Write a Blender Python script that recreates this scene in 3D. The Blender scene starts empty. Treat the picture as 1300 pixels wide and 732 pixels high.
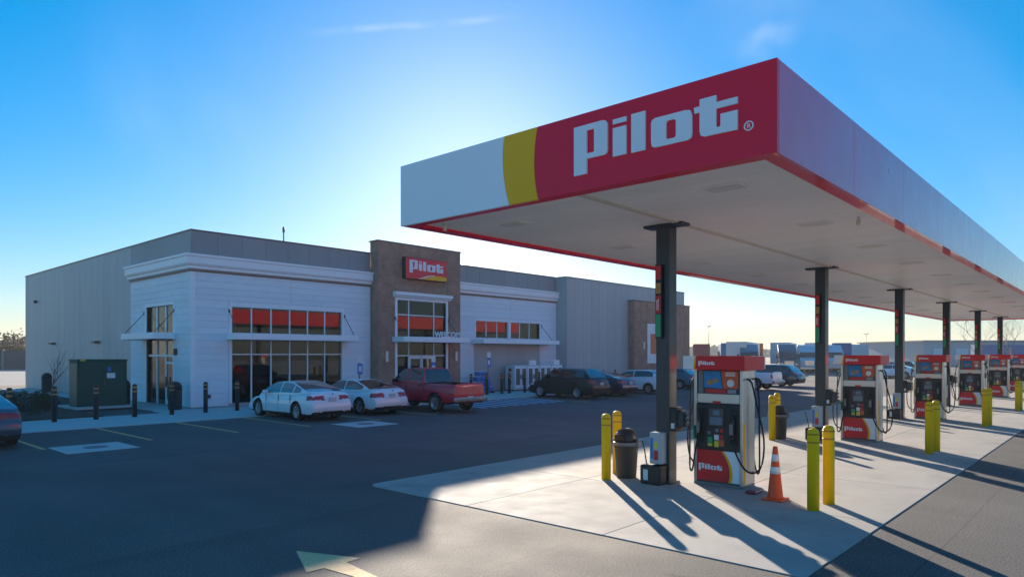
import bpy, bmesh, math, random
from mathutils import Vector, Matrix
random.seed(11)
S = bpy.context.scene
COL = S.collection
R = math.radians

# ------------------------------------------------------------------ camera
cd = bpy.data.cameras.new('camera')
cam = bpy.data.objects.new('camera', cd); COL.objects.link(cam)
cd.sensor_width = 36.0; cd.lens = 872 / 1300 * 36
cd.shift_y = (449 - 366) / 1300
cd.clip_start = 0.1; cd.clip_end = 6000
cam.location = (0, 0, 2.5)
cam.rotation_euler = (R(90), 0, R(42.19 - 90))
S.camera = cam

# ------------------------------------------------------------------ world, sun, exposure
SUN_AZ, SUN_EL = 45.7, 14.65          # azimuth counted from +x towards +y
W = bpy.data.worlds.new('World'); S.world = W; W.use_nodes = True
nt = W.node_tree; nt.nodes.clear()
def wn(t, **k):
    n = nt.nodes.new(t)
    for a, b in k.items(): setattr(n, a, b)
    return n
sky = wn('ShaderNodeTexSky', sky_type='NISHITA', sun_disc=False)
sky.sun_elevation = R(SUN_EL); sky.sun_rotation = R(90 - SUN_AZ)
sky.altitude = 0; sky.air_density = 1.25; sky.dust_density = 0.38; sky.ozone_density = 6.2
tcw = wn('ShaderNodeTexCoord')
def wmath(op, a, b=None, c=None):
    n = wn('ShaderNodeMath', operation=op)
    for i, v in enumerate((a, b, c)):
        if v is None: continue
        if isinstance(v, (int, float)): n.inputs[i].default_value = v
        else: nt.links.new(v, n.inputs[i])
    return n.outputs[0]
def wdot(v):
    n = wn('ShaderNodeVectorMath', operation='DOT_PRODUCT')
    nt.links.new(tcw.outputs['Generated'], n.inputs[0]); n.inputs[1].default_value = v
    return n.outputs['Value']
def wsmooth(v, lo, hi):
    n = wn('ShaderNodeMapRange', interpolation_type='SMOOTHSTEP')
    nt.links.new(v, n.inputs[0]); n.inputs[1].default_value = lo; n.inputs[2].default_value = hi
    return n.outputs[0]
def wnoise(scale, detail, dist=0.0):
    n = wn('ShaderNodeTexNoise'); n.inputs['Scale'].default_value = scale
    n.inputs['Detail'].default_value = detail; n.inputs['Distortion'].default_value = dist
    nt.links.new(tcw.outputs['Generated'], n.inputs['Vector']); return n.outputs['Fac']
def streak(a, b, width, amount, rough):
    """a thin cloud trail along the great circle from direction a to direction b"""
    a = Vector(a).normalized(); b = Vector(b).normalized()
    n = a.cross(b).normalized(); t = (b - a).normalized()
    d = wmath('ABSOLUTE', wmath('ADD', wdot(n), wmath('MULTIPLY', wmath('SUBTRACT', wnoise(14, 4), .5), width * rough)))
    core = wmath('SUBTRACT', 1.0, wsmooth(d, 0.0, width))
    s = wdot(t)
    ends = wmath('MULTIPLY', wsmooth(s, a.dot(t) - .02, a.dot(t) + .08), wmath('SUBTRACT', 1.0, wsmooth(s, b.dot(t) - .06, b.dot(t) + .01)))
    front = wsmooth(wdot((a + b).normalized()), .5, .6)
    m = wmath('MULTIPLY', wmath('MULTIPLY', core, ends), front)
    m = wmath('MULTIPLY', m, wsmooth(wnoise(22, 5), .30, .62))
    return wmath('MULTIPLY', m, amount)
c1 = streak((.4732, .7811, .4075), (.6785, .5872, .4413), .0075, .17, 1.2)
c2 = streak((.6939, .7086, .1283), (.7361, .6596, .1519), .006, .25, .8)
c3 = streak((.8441, .3827, .3755), (.8643, .301, .4029), .020, .24, 3.0)
cirrus = wmath('MULTIPLY', wsmooth(wnoise(2.2, 7, .6), .50, .85), .16)
cl = wmath('MINIMUM', wmath('ADD', wmath('ADD', c1, c2), wmath('ADD', c3, cirrus)), .8)
mx = wn('ShaderNodeMixRGB'); mx.blend_type = 'MIX'
hs = wn('ShaderNodeHueSaturation'); hs.inputs['Saturation'].default_value = 1.6
tn = wn('ShaderNodeVectorMath', operation='MULTIPLY'); tn.inputs[1].default_value = (.92, .93, .98)      # cooler white balance, whole sky
gm = wn('ShaderNodeGamma'); gm.inputs['Gamma'].default_value = .65; nt.links.new(sky.outputs[0], gm.inputs['Color'])   # the photograph's soft highlight roll-off, whole sky
nt.links.new(gm.outputs[0], tn.inputs[0]); nt.links.new(tn.outputs[0], hs.inputs['Color'])
nt.links.new(cl, mx.inputs['Fac']); nt.links.new(hs.outputs[0], mx.inputs[1]); mx.inputs[2].default_value = (3.3, 3.5, 3.7, 1)
bg = wn('ShaderNodeBackground'); bg.inputs['Strength'].default_value = 0.108
wo = wn('ShaderNodeOutputWorld')
nt.links.new(mx.outputs[0], bg.inputs['Color']); nt.links.new(bg.outputs[0], wo.inputs['Surface'])

sd = bpy.data.lights.new('sun', 'SUN'); sd.energy = 4.05; sd.angle = R(0.5); sd.color = (1.0, .86, .70)
sun = bpy.data.objects.new('sun', sd); COL.objects.link(sun)
sdir = Vector((math.cos(R(SUN_EL)) * math.cos(R(SUN_AZ)), math.cos(R(SUN_EL)) * math.sin(R(SUN_AZ)), math.sin(R(SUN_EL))))
sun.rotation_euler = sdir.to_track_quat('Z', 'Y').to_euler(); sun.location = (0, 0, 60)
S.view_settings.view_transform = 'Standard'; S.view_settings.look = 'None'
S.view_settings.exposure = 1.58; S.view_settings.gamma = 1.0
S.render.engine = 'CYCLES'
S.cycles.use_denoising = True
S.cycles.max_bounces = 8; S.cycles.transparent_max_bounces = 12

# ------------------------------------------------------------------ materials
MATS = {}
def M(name, col, rough=.55, metal=0., var=.10, vscale=2.5, bump=0., bscale=60., coat=0., objvar=0., spec=.5, stretch=None, fine=0., fscale=120., stain=0.):
    if name in MATS: return MATS[name]
    m = bpy.data.materials.new(name); m.use_nodes = True; MATS[name] = m
    t = m.node_tree; b = t.nodes['Principled BSDF']
    N = t.nodes.new; L = t.links.new
    geo = N('ShaderNodeNewGeometry'); vec = geo.outputs['Position']
    if stretch:
        mp = N('ShaderNodeMapping'); mp.inputs['Scale'].default_value = stretch; L(vec, mp.inputs['Vector']); vec = mp.outputs[0]
    def noise(sc, det=5.):
        n = N('ShaderNodeTexNoise'); n.inputs['Scale'].default_value = sc; n.inputs['Detail'].default_value = det; n.inputs['Roughness'].default_value = .6
        L(vec, n.inputs['Vector']); return n.outputs['Fac']
    def mth(op, a, bb):
        n = N('ShaderNodeMath'); n.operation = op
        for i, v in enumerate((a, bb)):
            if isinstance(v, (int, float)): n.inputs[i].default_value = v
            else: L(v, n.inputs[i])
        return n.outputs[0]
    f = mth('ADD', mth('MULTIPLY', mth('SUBTRACT', noise(vscale), .5), var * 3.2), 1.0)
    if fine: f = mth('ADD', f, mth('MULTIPLY', mth('SUBTRACT', noise(fscale, 2.), .5), fine * 3.2))
    if stain:
        mr = N('ShaderNodeMapRange'); L(noise(.55, 8.), mr.inputs[0]); mr.inputs[1].default_value = .56; mr.inputs[2].default_value = .74; mr.inputs[3].default_value = 1.0; mr.inputs[4].default_value = 1 - stain
        f = mth('MULTIPLY', f, mr.outputs[0])
    if objvar:
        oi = N('ShaderNodeObjectInfo'); f = mth('ADD', f, mth('MULTIPLY', mth('SUBTRACT', oi.outputs['Random'], .5), objvar * 2))
    vm = N('ShaderNodeVectorMath'); vm.operation = 'SCALE'; vm.inputs[0].default_value = col; L(f, vm.inputs['Scale'])
    L(vm.outputs[0], b.inputs['Base Color'])
    rn = mth('ADD', mth('MULTIPLY', mth('SUBTRACT', noise(vscale * 2.3, 3.), .5), .22), rough)
    L(rn, b.inputs['Roughness'])
    b.inputs['Metallic'].default_value = metal; b.inputs['Specular IOR Level'].default_value = spec
    if coat:
        b.inputs['Coat Weight'].default_value = coat; b.inputs['Coat Roughness'].default_value = .04
    if bump:
        bn = N('ShaderNodeBump'); bn.inputs['Strength'].default_value = bump; bn.inputs['Distance'].default_value = .01
        L(noise(bscale, 4.), bn.inputs['Height']); L(bn.outputs[0], b.inputs['Normal'])
    return m
def glassmat(name, tint, ior=1.5, rough=0.0):
    m = bpy.data.materials.new(name); m.use_nodes = True; MATS[name] = m
    t = m.node_tree; t.nodes.clear(); N = t.nodes.new; L = t.links.new
    fr = N('ShaderNodeFresnel'); fr.inputs['IOR'].default_value = ior
    gl = N('ShaderNodeBsdfGlossy'); gl.inputs['Roughness'].default_value = rough
    tr = N('ShaderNodeBsdfTransparent'); tr.inputs['Color'].default_value = (*tint, 1)
    mi = N('ShaderNodeMixShader'); o = N('ShaderNodeOutputMaterial')
    L(fr.outputs[0], mi.inputs[0]); L(tr.outputs[0], mi.inputs[1]); L(gl.outputs[0], mi.inputs[2]); L(mi.outputs[0], o.inputs[0])
    return m
def asphalt_mat():
    m = bpy.data.materials.new('asphalt'); m.use_nodes = True
    t = m.node_tree; b = t.nodes['Principled BSDF']; N = t.nodes.new; L = t.links.new
    geo = N('ShaderNodeNewGeometry')
    def noise(sc, det=6., st=None, dist=0.):
        v = geo.outputs['Position']
        if st:
            mp = N('ShaderNodeMapping'); mp.inputs['Scale'].default_value = st; L(v, mp.inputs['Vector']); v = mp.outputs[0]
        n = N('ShaderNodeTexNoise'); n.inputs['Scale'].default_value = sc; n.inputs['Detail'].default_value = det; n.inputs['Distortion'].default_value = dist
        L(v, n.inputs['Vector']); return n.outputs['Fac']
    def ramp(f, a, b_, lo, hi):
        n = N('ShaderNodeMapRange'); L(f, n.inputs[0]); n.inputs[1].default_value = a; n.inputs[2].default_value = b_; n.inputs[3].default_value = lo; n.inputs[4].default_value = hi
        return n.outputs[0]
    def mul(a, b_):
        n = N('ShaderNodeMath'); n.operation = 'MULTIPLY'; L(a, n.inputs[0]); L(b_, n.inputs[1]); return n.outputs[0]
    f = mul(ramp(noise(.12), .3, .7, .82, 1.2), ramp(noise(.9, 8, (1, .35, 1)), .3, .7, .9, 1.12))
    f = mul(f, ramp(noise(38, 3), .3, .7, .52, 1.5))
    f = mul(f, ramp(noise(.35, 3, (1, 4, 1), 1.2), .62, .75, 1.0, .86))
    sx = N('ShaderNodeSeparateXYZ'); L(geo.outputs['Position'], sx.inputs[0])
    def m2(op, a, b_):
        n = N('ShaderNodeMath'); n.operation = op
        for i, v in enumerate((a, b_)):
            if isinstance(v, (int, float)): n.inputs[i].default_value = v
            else: L(v, n.inputs[i])
        return n.outputs[0]
    wob = m2('MULTIPLY', m2('SUBTRACT', noise(.8, 4), .5), .10)
    seam = m2('ABSOLUTE', m2('SUBTRACT', m2('FRACT', m2('DIVIDE', m2('ADD', sx.outputs['Y'], wob), 3.7), 0), .5), 0)
    f = mul(f, ramp(seam, 0.0, .007, .72, 1.0))                      # paving lane joints
    f = mul(f, ramp(noise(1.7, 3, None, .4), .70, .77, 1.0, .62))      # oil drips
    f = mul(f, ramp(noise(.55, 4, (.10, 1.6, 1), .5), .62, .72, 1.0, .84))   # tyre tracks along the lanes
    vo = N('ShaderNodeTexVoronoi'); vo.feature = 'DISTANCE_TO_EDGE'; vo.inputs['Scale'].default_value = .16; vo.inputs['Randomness'].default_value = 1.0
    wv = N('ShaderNodeVectorMath'); wv.operation = 'ADD'; L(geo.outputs['Position'], wv.inputs[0])
    nw = N('ShaderNodeTexNoise'); nw.inputs['Scale'].default_value = 1.1; nw.inputs['Detail'].default_value = 6; L(geo.outputs['Position'], nw.inputs['Vector'])
    sw_ = N('ShaderNodeVectorMath'); sw_.operation = 'SCALE'; sw_.inputs['Scale'].default_value = 1.6; L(nw.outputs['Color'], sw_.inputs[0]); L(sw_.outputs[0], wv.inputs[1]); L(wv.outputs[0], vo.inputs['Vector'])
    f = mul(f, ramp(vo.outputs['Distance'], 0.0, .003, .82, 1.0))        # hairline cracks
    vm = N('ShaderNodeVectorMath'); vm.operation = 'SCALE'; vm.inputs[0].default_value = (.105, .102, .098); L(f, vm.inputs['Scale'])
    L(vm.outputs[0], b.inputs['Base Color'])
    L(ramp(noise(.5), .3, .7, .78, .9), b.inputs['Roughness'])
    b.inputs['Specular IOR Level'].default_value = .22
    bn = N('ShaderNodeBump'); bn.inputs['Strength'].default_value = .6; bn.inputs['Distance'].default_value = .008
    L(noise(60, 3), bn.inputs['Height']); L(bn.outputs[0], b.inputs['Normal'])
    MATS['asphalt'] = m; return m
asphalt_mat()
def brick_mat():
    m = bpy.data.materials.new('brown_brick'); m.use_nodes = True; MATS['brown_brick'] = m
    t = m.node_tree; b = t.nodes['Principled BSDF']; N = t.nodes.new; L = t.links.new
    geo = N('ShaderNodeNewGeometry'); sp = N('ShaderNodeSeparateXYZ'); L(geo.outputs['Position'], sp.inputs[0])
    ad = N('ShaderNodeMath'); ad.operation = 'ADD'; L(sp.outputs['X'], ad.inputs[0]); L(sp.outputs['Y'], ad.inputs[1])
    cb = N('ShaderNodeCombineXYZ'); L(ad.outputs[0], cb.inputs['X']); L(sp.outputs['Z'], cb.inputs['Y'])
    br = N('ShaderNodeTexBrick'); L(cb.outputs[0], br.inputs['Vector'])
    br.inputs['Scale'].default_value = 1.0; br.inputs['Brick Width'].default_value = .24; br.inputs['Row Height'].default_value = .0762
    br.inputs['Mortar Size'].default_value = .006
    br.inputs['Color1'].default_value = (.36, .20, .14, 1); br.inputs['Color2'].default_value = (.41, .24, .17, 1); br.inputs['Mortar'].default_value = (.36, .225, .165, 1)
    ns = N('ShaderNodeTexNoise'); ns.inputs['Scale'].default_value = 1.6; ns.inputs['Detail'].default_value = 6; L(geo.outputs['Position'], ns.inputs['Vector'])
    mr = N('ShaderNodeMapRange'); L(ns.outputs['Fac'], mr.inputs[0]); mr.inputs[1].default_value = .3; mr.inputs[2].default_value = .7; mr.inputs[3].default_value = .8; mr.inputs[4].default_value = 1.2
    vm = N('ShaderNodeVectorMath'); vm.operation = 'SCALE'; L(br.outputs['Color'], vm.inputs[0]); L(mr.outputs[0], vm.inputs['Scale'])
    L(vm.outputs[0], b.inputs['Base Color']); b.inputs['Roughness'].default_value = .85
    bp = N('ShaderNodeBump'); bp.invert = True; bp.inputs['Strength'].default_value = .6; bp.inputs['Distance'].default_value = .008
    L(br.outputs['Fac'], bp.inputs['Height']); L(bp.outputs[0], b.inputs['Normal'])
    return m
brick_mat()
M('concrete', (.36, .345, .32), .85, spec=.3, var=.16, vscale=.9, fine=.10, fscale=60, bump=.25, bscale=90, objvar=.05, stain=.35)
M('sidewalk_concrete', (.52, .50, .47), .85, var=.07, vscale=1.2, fine=.05, bump=.2)
M('dry_ground', (.24, .20, .13), .95, var=.25, vscale=.06, fine=.15, fscale=3)
M('bounce_concrete', (.52, .49, .44), .9, var=.10, vscale=.15, fine=.06, fscale=6)  # pale tone of the unseen ground added to bounce sunlight
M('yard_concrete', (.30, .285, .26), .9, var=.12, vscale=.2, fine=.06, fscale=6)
M('stripe_yellow', (.66, .42, .15), .8, var=.18, vscale=4, fine=.15, fscale=40)
M('stripe_blue', (.28, .55, .72), .8, var=.15, vscale=4)
M('arrow_paint', (.74, .50, .24), .8, var=.2, vscale=5, fine=.2, fscale=30)
M('mulch', (.055, .040, .030), .95, var=.3, vscale=9, bump=.8, bscale=30)
M('grey_metal', (.42, .425, .42), .5, metal=.0, var=.05, vscale=.6, objvar=.04, stretch=(1, 1, .15))
M('parapet_grey', (.27, .285, .29), .5, var=.05, vscale=.6, objvar=.04, stretch=(1, 1, .15))
M('dark_metal', (.075, .082, .09), .4, metal=.4, var=.06)
M('white_board', (.78, .81, .84), .75, var=.06, vscale=2, objvar=.035, stretch=(1, 1, 3))
M('white_trim', (.86, .86, .86), .5, var=.04)
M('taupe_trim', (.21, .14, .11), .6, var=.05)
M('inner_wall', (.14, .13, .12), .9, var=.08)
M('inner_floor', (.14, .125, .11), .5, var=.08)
M('goods', (.24, .14, .08), .7, var=.9, vscale=5, stretch=(1, 1, 2))
M('goods_yellow', (.62, .40, .04), .6, var=.1)
M('red_gloss', (.86, .010, .036), .36, var=.03, vscale=.7, coat=.4, spec=.25)
M('red_flat', (.72, .010, .018), .45, var=.04)
M('red_side', (.88, .014, .06), .32, var=.03, vscale=.7, coat=1., spec=.6)
MATS['red_side'].node_tree.nodes['Principled BSDF'].inputs['Coat IOR'].default_value = 1.45
M('white_gloss', (.84, .85, .86), .4, var=.015, vscale=.7, coat=.25)
M('yellow_gloss', (.95, .48, .010), .4, var=.03, vscale=.7, coat=.08, spec=.25)
M('letter_white', (.78, .80, .82), .4, var=.02)
M('soffit_white', (.86, .84, .79), .42, var=.04, vscale=.8, objvar=.03)
M('soffit_trim', (.62, .57, .46), .5, var=.05)
M('lamp_lens', (.70, .68, .60), .35, var=.04)
M('column_paint', (.045, .052, .06), .35, metal=.2, var=.10, vscale=1.5)
M('black_plastic', (.018, .019, .021), .45, var=.12)
M('black_bollard', (.022, .025, .028), .5, var=.15)
M('orange_band', (.60, .25, .05), .5, var=.1)
M('bollard_yellow', (.95, .56, .002), .5, spec=.25, var=.07, vscale=5, fine=.04)
M('bollard_band', (.55, .20, .02), .5, var=.1)
M('stainless', (.58, .56, .53), .32, metal=.8, var=.02, vscale=3, stretch=(1, 1, .2))
M('grey_plastic', (.20, .20, .20), .5, var=.08)
M('screen', (.16, .22, .26), .15, var=.1, coat=.5)
M('poster_blue', (.015, .22, .50), .4, var=.25, vscale=8)
M('poster_orange', (.62, .11, .035), .4, var=.12, vscale=8)
M('food_tan', (.45, .24, .07), .5, var=.4, vscale=20)
M('green_handle', (.01, .24, .09), .4, var=.08)
M('sticker_green', (.03, .33, .14), .5)
M('sticker_yellow', (.75, .60, .05), .5)
M('sticker_red', (.60, .03, .03), .5)
M('sticker_white', (.75, .75, .73), .5)
M('rubber', (.015, .015, .016), .75, var=.15)
M('cone_orange', (.85, .085, .012), .5, var=.05)
M('cone_band', (.80, .80, .80), .35, var=.03)
M('can_body', (.050, .047, .045), .55, var=.12)
M('transformer_green', (.016, .085, .066), .55, var=.08, spec=.2)
M('transformer_lit_side', (.16, .14, .09), .55, var=.1)  # green cabinet's lighter left face, light painted in as tan
M('bark', (.085, .06, .045), .9, var=.2, vscale=12)
M('twig_pale', (.26, .21, .17), .9, var=.25, vscale=.8)
M('shrub_leaf', (.035, .05, .02), .7, var=.35, vscale=6)
M('autumn_leaf', (.17, .11, .04), .8, var=.45, vscale=.35)
M('woods', (.085, .075, .06), .95, var=.35, vscale=.08)
M('pole_metal', (.28, .27, .26), .5, metal=.5, var=.05)
M('chrome', (.62, .62, .62), .15, metal=1., var=.03)
M('alloy', (.42, .43, .44), .3, metal=.85, var=.04)
M('car_glass', (.014, .022, .026), .05, var=.05, coat=1., spec=.8)
M('car_black', (.012, .012, .013), .6, var=.08)
M('tail_red', (.42, .012, .018), .2, var=.05, coat=.8)
M('head_clear', (.55, .57, .60), .12, var=.03, coat=1.)
M('plate', (.55, .56, .58), .5, var=.1, vscale=30)
M('paint_white', (.80, .81, .82), .35, var=.03, coat=.9)
M('paint_grey', (.07, .10, .13), .32, metal=.2, var=.03, coat=.9)
M('paint_red', (.56, .003, .028), .32, var=.04, coat=.6)
M('paint_black', (.006, .011, .017), .35, var=.04, coat=.3, spec=.3)
M('paint_blue', (.012, .030, .075), .3, metal=.3, var=.04, coat=.9)
M('paint_teal', (.03, .14, .18), .35, metal=.2, var=.04, coat=.9)
M('paint_darkteal', (.012, .045, .06), .35, metal=.2, var=.04, coat=.9)
M('paint_maroon', (.22, .02, .03), .35, var=.04, coat=.8)
M('trailer_white', (.55, .57, .60), .5, metal=.1, var=.06, vscale=.8)
M('trailer_blue', (.02, .13, .32), .5, var=.06)
M('trailer_orange', (.60, .17, .05), .5, var=.06)
M('trailer_red', (.42, .04, .05), .5, var=.06)
M('warehouse', (.34, .37, .41), .6, var=.06, vscale=.1)
M('locker_white', (.62, .64, .66), .45, var=.06)
M('jug_blue', (.02, .20, .55), .35, var=.2, vscale=9)
M('sign_blue', (.02, .16, .50), .4, var=.05)
M('extinguisher', (.46, .47, .48), .4, var=.06)
M('fence_dark', (.07, .075, .085), .8, var=.15)
glassmat('store_glass', (.30, .34, .34), 1.62)
glassmat('door_glass', (.60, .60, .55), 1.9)

# ------------------------------------------------------------------ mesh helpers
class MB:
    def __init__(s): s.v = []; s.f = []; s.smooth = []
    def add(s, vs, fs, sm=False):
        o = len(s.v); s.v += [tuple(v) for v in vs]; s.f += [[i + o for i in f] for f in fs]; s.smooth += [sm] * len(fs); return s
    def box(s, x0, x1, y0, y1, z0, z1):
        v = [(x, y, z) for z in (z0, z1) for y in (y0, y1) for x in (x0, x1)]
        return s.add(v, [(0, 2, 3, 1), (4, 5, 7, 6), (0, 1, 5, 4), (2, 6, 7, 3), (0, 4, 6, 2), (1, 3, 7, 5)])
    def prism(s, poly, fn, a, b):
        """poly 2D (counter-clockwise or not), fn(p, t) -> 3D, extruded from t=a to t=b"""
        n = len(poly)
        v = [fn(p, a) for p in poly] + [fn(p, b) for p in poly]
        f = [list(range(n))[::-1], list(range(n, 2 * n))] + [(i, (i + 1) % n, n + (i + 1) % n, n + i) for i in range(n)]
        return s.add(v, f)
    def lathe(s, prof, c=(0, 0, 0), n=20, axis='z', sm=True, cap=True):
        vs = []; fs = []
        for r, h in prof:
            for k in range(n):
                a = 2 * math.pi * k / n; p = (r * math.cos(a), r * math.sin(a), h)
                if axis == 'y': p = (p[0], p[2], p[1])
                elif axis == 'x': p = (p[2], p[0], p[1])
                vs.append((p[0] + c[0], p[1] + c[1], p[2] + c[2]))
        m = len(prof)
        for j in range(m - 1):
            for k in range(n):
                fs.append((j * n + k, j * n + (k + 1) % n, (j + 1) * n + (k + 1) % n, (j + 1) * n + k))
        s.add(vs, fs, sm)
        if cap:
            o = len(s.v) - len(vs)
            s.f += [[o + k for k in range(n)][::-1], [o + (m - 1) * n + k for k in range(n)]]; s.smooth += [False, False]
        return s
    def tube(s, pts, r, n=8, taper=None, sm=True):
        pts = [Vector(p) for p in pts]; vs = []; fs = []
        for i, p in enumerate(pts):
            d = (pts[min(i + 1, len(pts) - 1)] - pts[max(i - 1, 0)]).normalized()
            u = d.cross(Vector((0, 0, 1)) if abs(d.z) < .95 else Vector((1, 0, 0))).normalized(); w = d.cross(u)
            rr = r if taper is None else r + (taper - r) * i / (len(pts) - 1)
            for k in range(n):
                a = 2 * math.pi * k / n; vs.append(p + u * rr * math.cos(a) + w * rr * math.sin(a))
        for i in range(len(pts) - 1):
            for k in range(n):
                fs.append((i * n + k, i * n + (k + 1) % n, (i + 1) * n + (k + 1) % n, (i + 1) * n + k))
        fs.append(list(range(n))[::-1]); fs.append([(len(pts) - 1) * n + k for k in range(n)])
        return s.add(vs, fs, sm)
    def sweep(s, path, prof, closed=False):
        """profile [(out, z)] swept along a 2D path, mitred; 'out' is to the right of the path direction"""
        P = [Vector(p) for p in path]; n = len(P); m = len(prof); vs = []; fs = []
        for i in range(n):
            def nrm(a, b): d = (b - a).normalized(); return Vector((d.y, -d.x))
            ns = []
            if i > 0 or closed: ns.append(nrm(P[i - 1], P[i]))
            if i < n - 1 or closed: ns.append(nrm(P[i], P[(i + 1) % n]))
            if len(ns) == 2: q = (ns[0] + ns[1]); q = q / max(.2, (q.length_squared / 2))
            else: q = ns[0]
            for o, z in prof: vs.append((P[i].x + q.x * o, P[i].y + q.y * o, z))
        last = n if closed else n - 1
        for i in range(last):
            for k in range(m):
                a, b = i * m + k, i * m + (k + 1) % m; c, d = ((i + 1) % n) * m + (k + 1) % m, ((i + 1) % n) * m + k
                fs.append((a, b, c, d))
        if not closed: fs += [list(range(m))[::-1], [(n - 1) * m + k for k in range(m)]]
        return s.add(vs, fs)
    def mesh(s, name, mat, bevel=0., seg=1):
        me = bpy.data.meshes.new(name); me.from_pydata(s.v, [], s.f)
        me.polygons.foreach_set('use_smooth', s.smooth)
        bm = bmesh.new(); bm.from_mesh(me)
        bmesh.ops.recalc_face_normals(bm, faces=bm.faces)
        if bevel:
            es = [e for e in bm.edges if len(e.link_faces) == 2 and e.calc_face_angle(0) > .5]
            bmesh.ops.bevel(bm, geom=es, offset=bevel, segments=seg, affect='EDGES', profile=.5, clamp_overlap=True)
        bm.to_mesh(me); bm.free()
        me.materials.append(MATS[mat]); return me
    def build(s, name, mat, parent=None, world=False, bevel=0., seg=1, **tags):
        return place(name, s.mesh(name, mat, bevel, seg), parent, world, **tags)
def place(name, me, parent=None, world=False, loc=None, rot=None, **tags):
    o = bpy.data.objects.new(name, me); COL.objects.link(o)
    if parent is not None:
        o.parent = parent
        if world: o.matrix_parent_inverse = wm(parent).inverted()
    if loc is not None: o.location = loc
    if rot is not None: o.rotation_euler = rot
    for k, v in tags.items(): o[k] = v
    return o
def wm(o):
    m = Matrix.LocRotScale(o.location, o.rotation_euler, o.scale)
    return m if o.parent is None else wm(o.parent) @ o.matrix_parent_inverse @ m
def thing(name, label, category, loc=(0, 0, 0), rz=0., group=None):
    o = bpy.data.objects.new(name, None); COL.objects.link(o); o.empty_display_size = .3
    o.location = loc; o.rotation_euler = (0, 0, rz); o['label'] = label; o['category'] = category
    if group: o['group'] = group
    return o
def kids(o): return [c for c in list(bpy.data.objects) if c.parent is o]
def dup(o, loc=None, rz=None, label=None, parent=None):
    c = o.copy(); COL.objects.link(c)
    if parent is not None: c.parent = parent
    if loc is not None: c.location = loc
    if rz is not None: c.rotation_euler = (0, 0, rz)
    if label: c['label'] = label
    for k in CH.get(o.name) or [x.name for x in kids(o)]: dup(bpy.data.objects[k], parent=c)
    return c
CH = {}
_pc = {}
def piece(parent, name, mat, x0, x1, y0, y1, z0, z1, bevel=.006, world=True, jit=0., axis=None):
    """one board, panel or slab: a bevelled box that shares its mesh with pieces of the same size"""
    d = (round(x1 - x0, 3), round(y1 - y0, 3), round(z1 - z0, 3)); key = (name, mat, d, bevel)
    if key not in _pc:
        _pc[key] = MB().box(-d[0] / 2, d[0] / 2, -d[1] / 2, d[1] / 2, -d[2] / 2, d[2] / 2).mesh(name, mat, min(bevel, min(d) * .3))
    c = Vector(((x0 + x1) / 2, (y0 + y1) / 2, (z0 + z1) / 2))
    if jit: c[axis] += random.uniform(-jit, jit)
    o = bpy.data.objects.new(name, _pc[key]); COL.objects.link(o); o.parent = parent
    if world: o.matrix_parent_inverse = wm(parent).inverted()
    o.location = c; return o
def text_mesh(txt, size, depth, mat, name='lettering'):
    cu = bpy.data.curves.new('t', 'FONT'); cu.body = txt; cu.size = size; cu.extrude = depth; cu.align_x = 'CENTER'; cu.offset = size * .012
    o = bpy.data.objects.new('t', cu); COL.objects.link(o)
    dg = bpy.context.evaluated_depsgraph_get(); dg.update()
    me = bpy.data.meshes.new_from_object(o.evaluated_get(dg)); me.name = name
    bpy.data.objects.remove(o); me.materials.clear(); me.materials.append(MATS[mat]); return me

# ------------------------------------------------------------------ lettering of the logo: outlines in a unit 2.58 wide
def rnd(p): return p
LOGO = {
 'P': ([(0, .73), (.52, .73), (.57, .715), (.605, .67), (.605, .275), (.585, .235), (.545, .22), (.235, .22), (.235, 0), (0, 0)], [(.235, .64), (.37, .64), (.37, .30), (.235, .30)]),
 'i1': ([(.70, .695), (.925, .695), (.925, .625), (.70, .625)], None),
 'i2': ([(.70, .57), (.925, .57), (.925, .16), (.70, .16)], None),
 'l': ([(1.01, .70), (1.235, .70), (1.235, .155), (1.01, .155)], None),
 'o': ([(1.33, .50), (1.345, .54), (1.39, .56), (1.85, .56), (1.92, .545), (1.945, .48), (1.945, .225), (1.93, .175), (1.88, .155), (1.40, .155), (1.345, .175), (1.33, .235)],
       [(1.56, .45), (1.58, .48), (1.68, .48), (1.71, .46), (1.71, .255), (1.69, .23), (1.58, .23), (1.56, .25)]),
 't': ([(2.055, .65), (2.285, .65), (2.285, .56), (2.57, .56), (2.57, .475), (2.285, .475), (2.285, .25), (2.30, .235), (2.335, .235), (2.345, .25), (2.345, .395), (2.57, .395), (2.57, .145),
        (2.12, .15), (2.07, .175), (2.055, .23), (2.055, .48), (1.98, .48), (1.975, .56), (2.055, .56)], None),
}
def logo_letters(parent, mat, fn, a, b, scale, o2=(0, 0), world=False, name='letter'):
    """fn((s, z), t) -> 3D; letters as separate raised pieces"""
    groups = {'P': ['P'], 'i': ['i1', 'i2'], 'l': ['l'], 'o': ['o'], 't': ['t']}
    for g in groups.values():
        mb = MB()
        for k in g:
            out, inn = LOGO[k]
            sc = lambda p: (p[0] * scale + o2[0], p[1] * scale + o2[1])
            if inn is None:
                mb.prism([sc(p) for p in out], fn, a, b)
            else:
                ring = bridge(out, inn)
                O = [sc(p) for p in out]; I = [sc(p) for p in inn]
                nO, nI = len(O), len(I)
                v = [fn(p, a) for p in O] + [fn(p, a) for p in I] + [fn(p, b) for p in O] + [fn(p, b) for p in I]
                f = []
                for q in ring: f.append([i for i in q]); f.append([i + nO + nI for i in q][::-1])
                for i in range(nO): f.append((i, (i + 1) % nO, nO + nI + (i + 1) % nO, nO + nI + i))
                for i in range(nI): f.append((nO + i, nO + (i + 1) % nI, 2 * nO + nI + (i + 1) % nI, 2 * nO + nI + i))
                mb.add(v, f)
        mb.build(name, mat, parent, world)
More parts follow.
